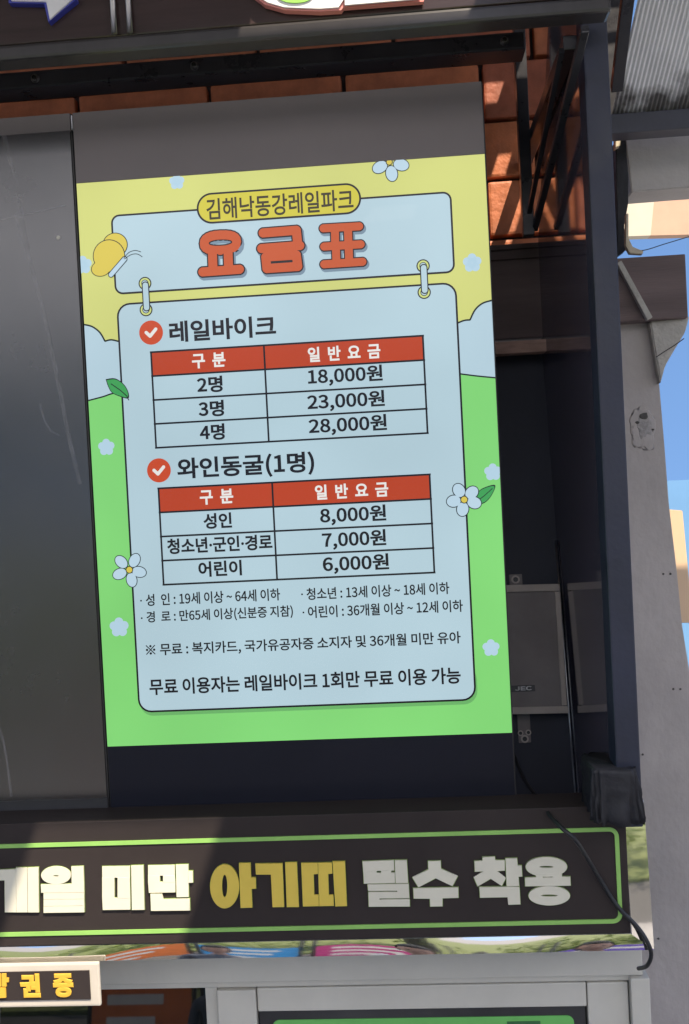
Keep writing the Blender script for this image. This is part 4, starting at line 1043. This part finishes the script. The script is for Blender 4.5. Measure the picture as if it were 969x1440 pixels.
for i, (x, w, m_, cn) in enumerate(((-2.4, 1.1, 'banner_orange', 'orange'), (-1.15, 1.1, 'banner_blue', 'blue'), (0.15, 1.1, 'banner_magenta', 'magenta'), (1.45, 1.1, 'banner_red', 'red'), (2.7, 1.0, 'banner_violet', 'violet'))):
    y = -8.6; t = thing('banner_stand', f'{cn} printed banner hung between two thin posts behind the visitors', 'banner', (x, y, 0), 'banners along the grass')
    box('banner_cloth', x-w/2, y, 0.25, x+w/2, y+0.01, 1.0, m_, t)
    for k in range(3): box('print_line', x-w*0.35, y+0.011, 0.78-k*0.22, x+w*(0.3-0.08*k), y+0.014, 0.88-k*0.22, 'banner_print', t)
    for s in (-1, 1): tube('banner_post', [(x+s*(w/2+.03), y, 0), (x+s*(w/2+.03), y, 1.6)], 0.025, 'black_paint', t)
    keep(t)

def person(x, y, h_, shirt, hairlen, label, yaw=0.0):
    t = thing('person', label, 'person', (x, y, 0)); t.rotation_euler = (0, 0, yaw)
    s = h_/1.70
    V = [(0, 0, .95), (0, 0, 1.12), (0, 0, 1.32), (0, 0.01, 1.44), (0, 0.015, 1.52),
         (.19, 0, 1.38), (.235, .02, 1.12), (.22, .10, .90), (-.19, 0, 1.38), (-.235, .02, 1.12), (-.22, .10, .90),
         (.09, 0, .88), (.10, .01, .48), (.105, -.02, .08), (.115, .13, .035), (-.09, 0, .88), (-.10, .01, .48), (-.105, -.02, .08), (-.115, .13, .035), (.215, .13, .82), (-.215, .13, .82)]
    E = [(0, 1), (1, 2), (2, 3), (3, 4), (2, 5), (5, 6), (6, 7), (7, 19), (2, 8), (8, 9), (9, 10), (10, 20), (0, 11), (11, 12), (12, 13), (13, 14), (0, 15), (15, 16), (16, 17), (17, 18)]
    rad = [.13, .12, .14, .055, .05, .055, .042, .03, .055, .042, .03, .085, .055, .042, .035, .085, .055, .042, .035, .022, .022]
    me = bpy.data.meshes.new('body'); me.from_pydata([Vector(v)*s for v in V], E, []); o = link('body', me, None, t)
    md = o.modifiers.new('skin', 'SKIN')
    for i, r in enumerate(rad): o.data.skin_vertices[0].data[i].radius = (r*s, r*s*0.8)
    o.data.skin_vertices[0].data[0].use_root = True
    o.modifiers.new('sub', 'SUBSURF').levels = 2; o.modifiers['sub'].render_levels = 2
    dg = bpy.context.evaluated_depsgraph_get(); me2 = bpy.data.meshes.new_from_object(o.evaluated_get(dg)); o.modifiers.clear(); o.data = me2
    me2.materials.clear()
    for k in ('skin', shirt, 'trousers', 'hair'): me2.materials.append(M[k])
    for p in me2.polygons:
        p.use_smooth = True; z = p.center.z/s; ax = abs(p.center.x)/s
        p.material_index = 0 if z > 1.45 else (1 if (z > .98 and (ax < .2 or z > 1.15)) else (0 if ax > .16 and z > .6 else (2 if z > .08 else 3)))
    bm = bmesh.new(); bmesh.ops.create_uvsphere(bm, u_segments=28, v_segments=20, radius=0.5)
    for v in bm.verts:
        c = v.co.copy(); w = 0.155*(1.0 if c.z > 0 else 1.0 + c.z*0.45); v.co = Vector((c.x*w, c.y*0.195, c.z*0.235))
        if c.y > 0.3 and abs(c.x) < 0.12 and -0.15 < c.z < 0.1: v.co.y += 0.022*(1-abs(c.x)/0.12)*(0.1-c.z)/0.25
        if c.y > 0.25 and 0.0 < c.z < 0.12 and 0.1 < abs(c.x) < 0.3: v.co.y -= 0.006
        v.co = (v.co + Vector((0, 0.02, 1.605)))*s
    bm_link('head', bm, 'skin', t, True)
    for sx_ in (-1, 1):
        for nm, q, r, sc_, m_ in (('eye', (sx_*.032, .108, 1.615), .010, (1, .5, .6), 'eye'), ('ear', (sx_*.078, .015, 1.60), .026, (.35, .6, 1), 'skin')):
            bm = bmesh.new(); bmesh.ops.create_uvsphere(bm, u_segments=12, v_segments=8, radius=r)
            for v in bm.verts: v.co = (Vector((v.co.x*sc_[0], v.co.y*sc_[1], v.co.z*sc_[2])) + Vector(q))*s
            bm_link(nm, bm, m_, t, True)
    bm = bmesh.new(); bmesh.ops.create_uvsphere(bm, u_segments=12, v_segments=8, radius=.02)
    for v in bm.verts: v.co = (Vector((v.co.x*1.1, v.co.y*.35, v.co.z*.3)) + Vector((0, .106, 1.545)))*s
    bm_link('mouth', bm, 'lip', t, True)
    bm = bmesh.new(); bmesh.ops.create_uvsphere(bm, u_segments=28, v_segments=20, radius=0.5)
    kill = []
    for v in bm.verts:
        c = v.co.copy(); v.co = Vector((c.x*.178, c.y*.222 - .008, c.z*.255 + (0.006 if c.z > 0 else 0)))
        if (c.y > 0.12 and c.z < 0.22) or c.z < (-0.25 if hairlen < 1 else -0.46): kill.append(v)
        v.co += v.co.normalized()*0.004*noise.noise(v.co*60); v.co = (v.co + Vector((0, 0.012, 1.612)))*s
    bmesh.ops.delete(bm, geom=kill, context='VERTS'); bmesh.ops.solidify(bm, geom=list(bm.faces), thickness=0.006)
    bm_link('hair', bm, 'hair', t, True)
    for sx_ in (-1, 1):
        bm = bmesh.new()
        for k, (dx, L) in enumerate(((-.018, .07), (-.006, .08), (.006, .078), (.018, .062))):
            b0 = Vector((sx_*.215 + dx, .135, .80)); tube_bm(bm, [b0*s, (b0+Vector((0, .01, -L*.5)))*s, (b0+Vector((0, -.005, -L)))*s], [.008*s, .0075*s, .006*s], 7)
        b0 = Vector((sx_*.215 - sx_*.02, .145, .83)); tube_bm(bm, [b0*s, (b0+Vector((-sx_*.018, .02, -.03)))*s, (b0+Vector((-sx_*.02, .024, -.06)))*s], [.010*s, .009*s, .007*s], 7)
        bm_link('fingers', bm, 'skin', t, True)
    return t
# faces turned to the display (towards +y)
person(0.62, -3.55, 1.80, 'shirt_white', 0, 'person in a white shirt looking up at the display, second in the queue', 0.05)
person(1.05, -4.2, 1.80, 'shirt_grey', 0, 'person in a grey shirt standing a step back from the queue', -0.1)
person(1.70, -3.7, 1.81, 'trousers', 1, 'person in a navy top with longer hair, at the right of the queue', 0.1)
person(-0.55, -3.9, 1.66, 'shirt_grey', 1, 'person in a dark grey top with longer hair, at the left of the queue', 0.0)
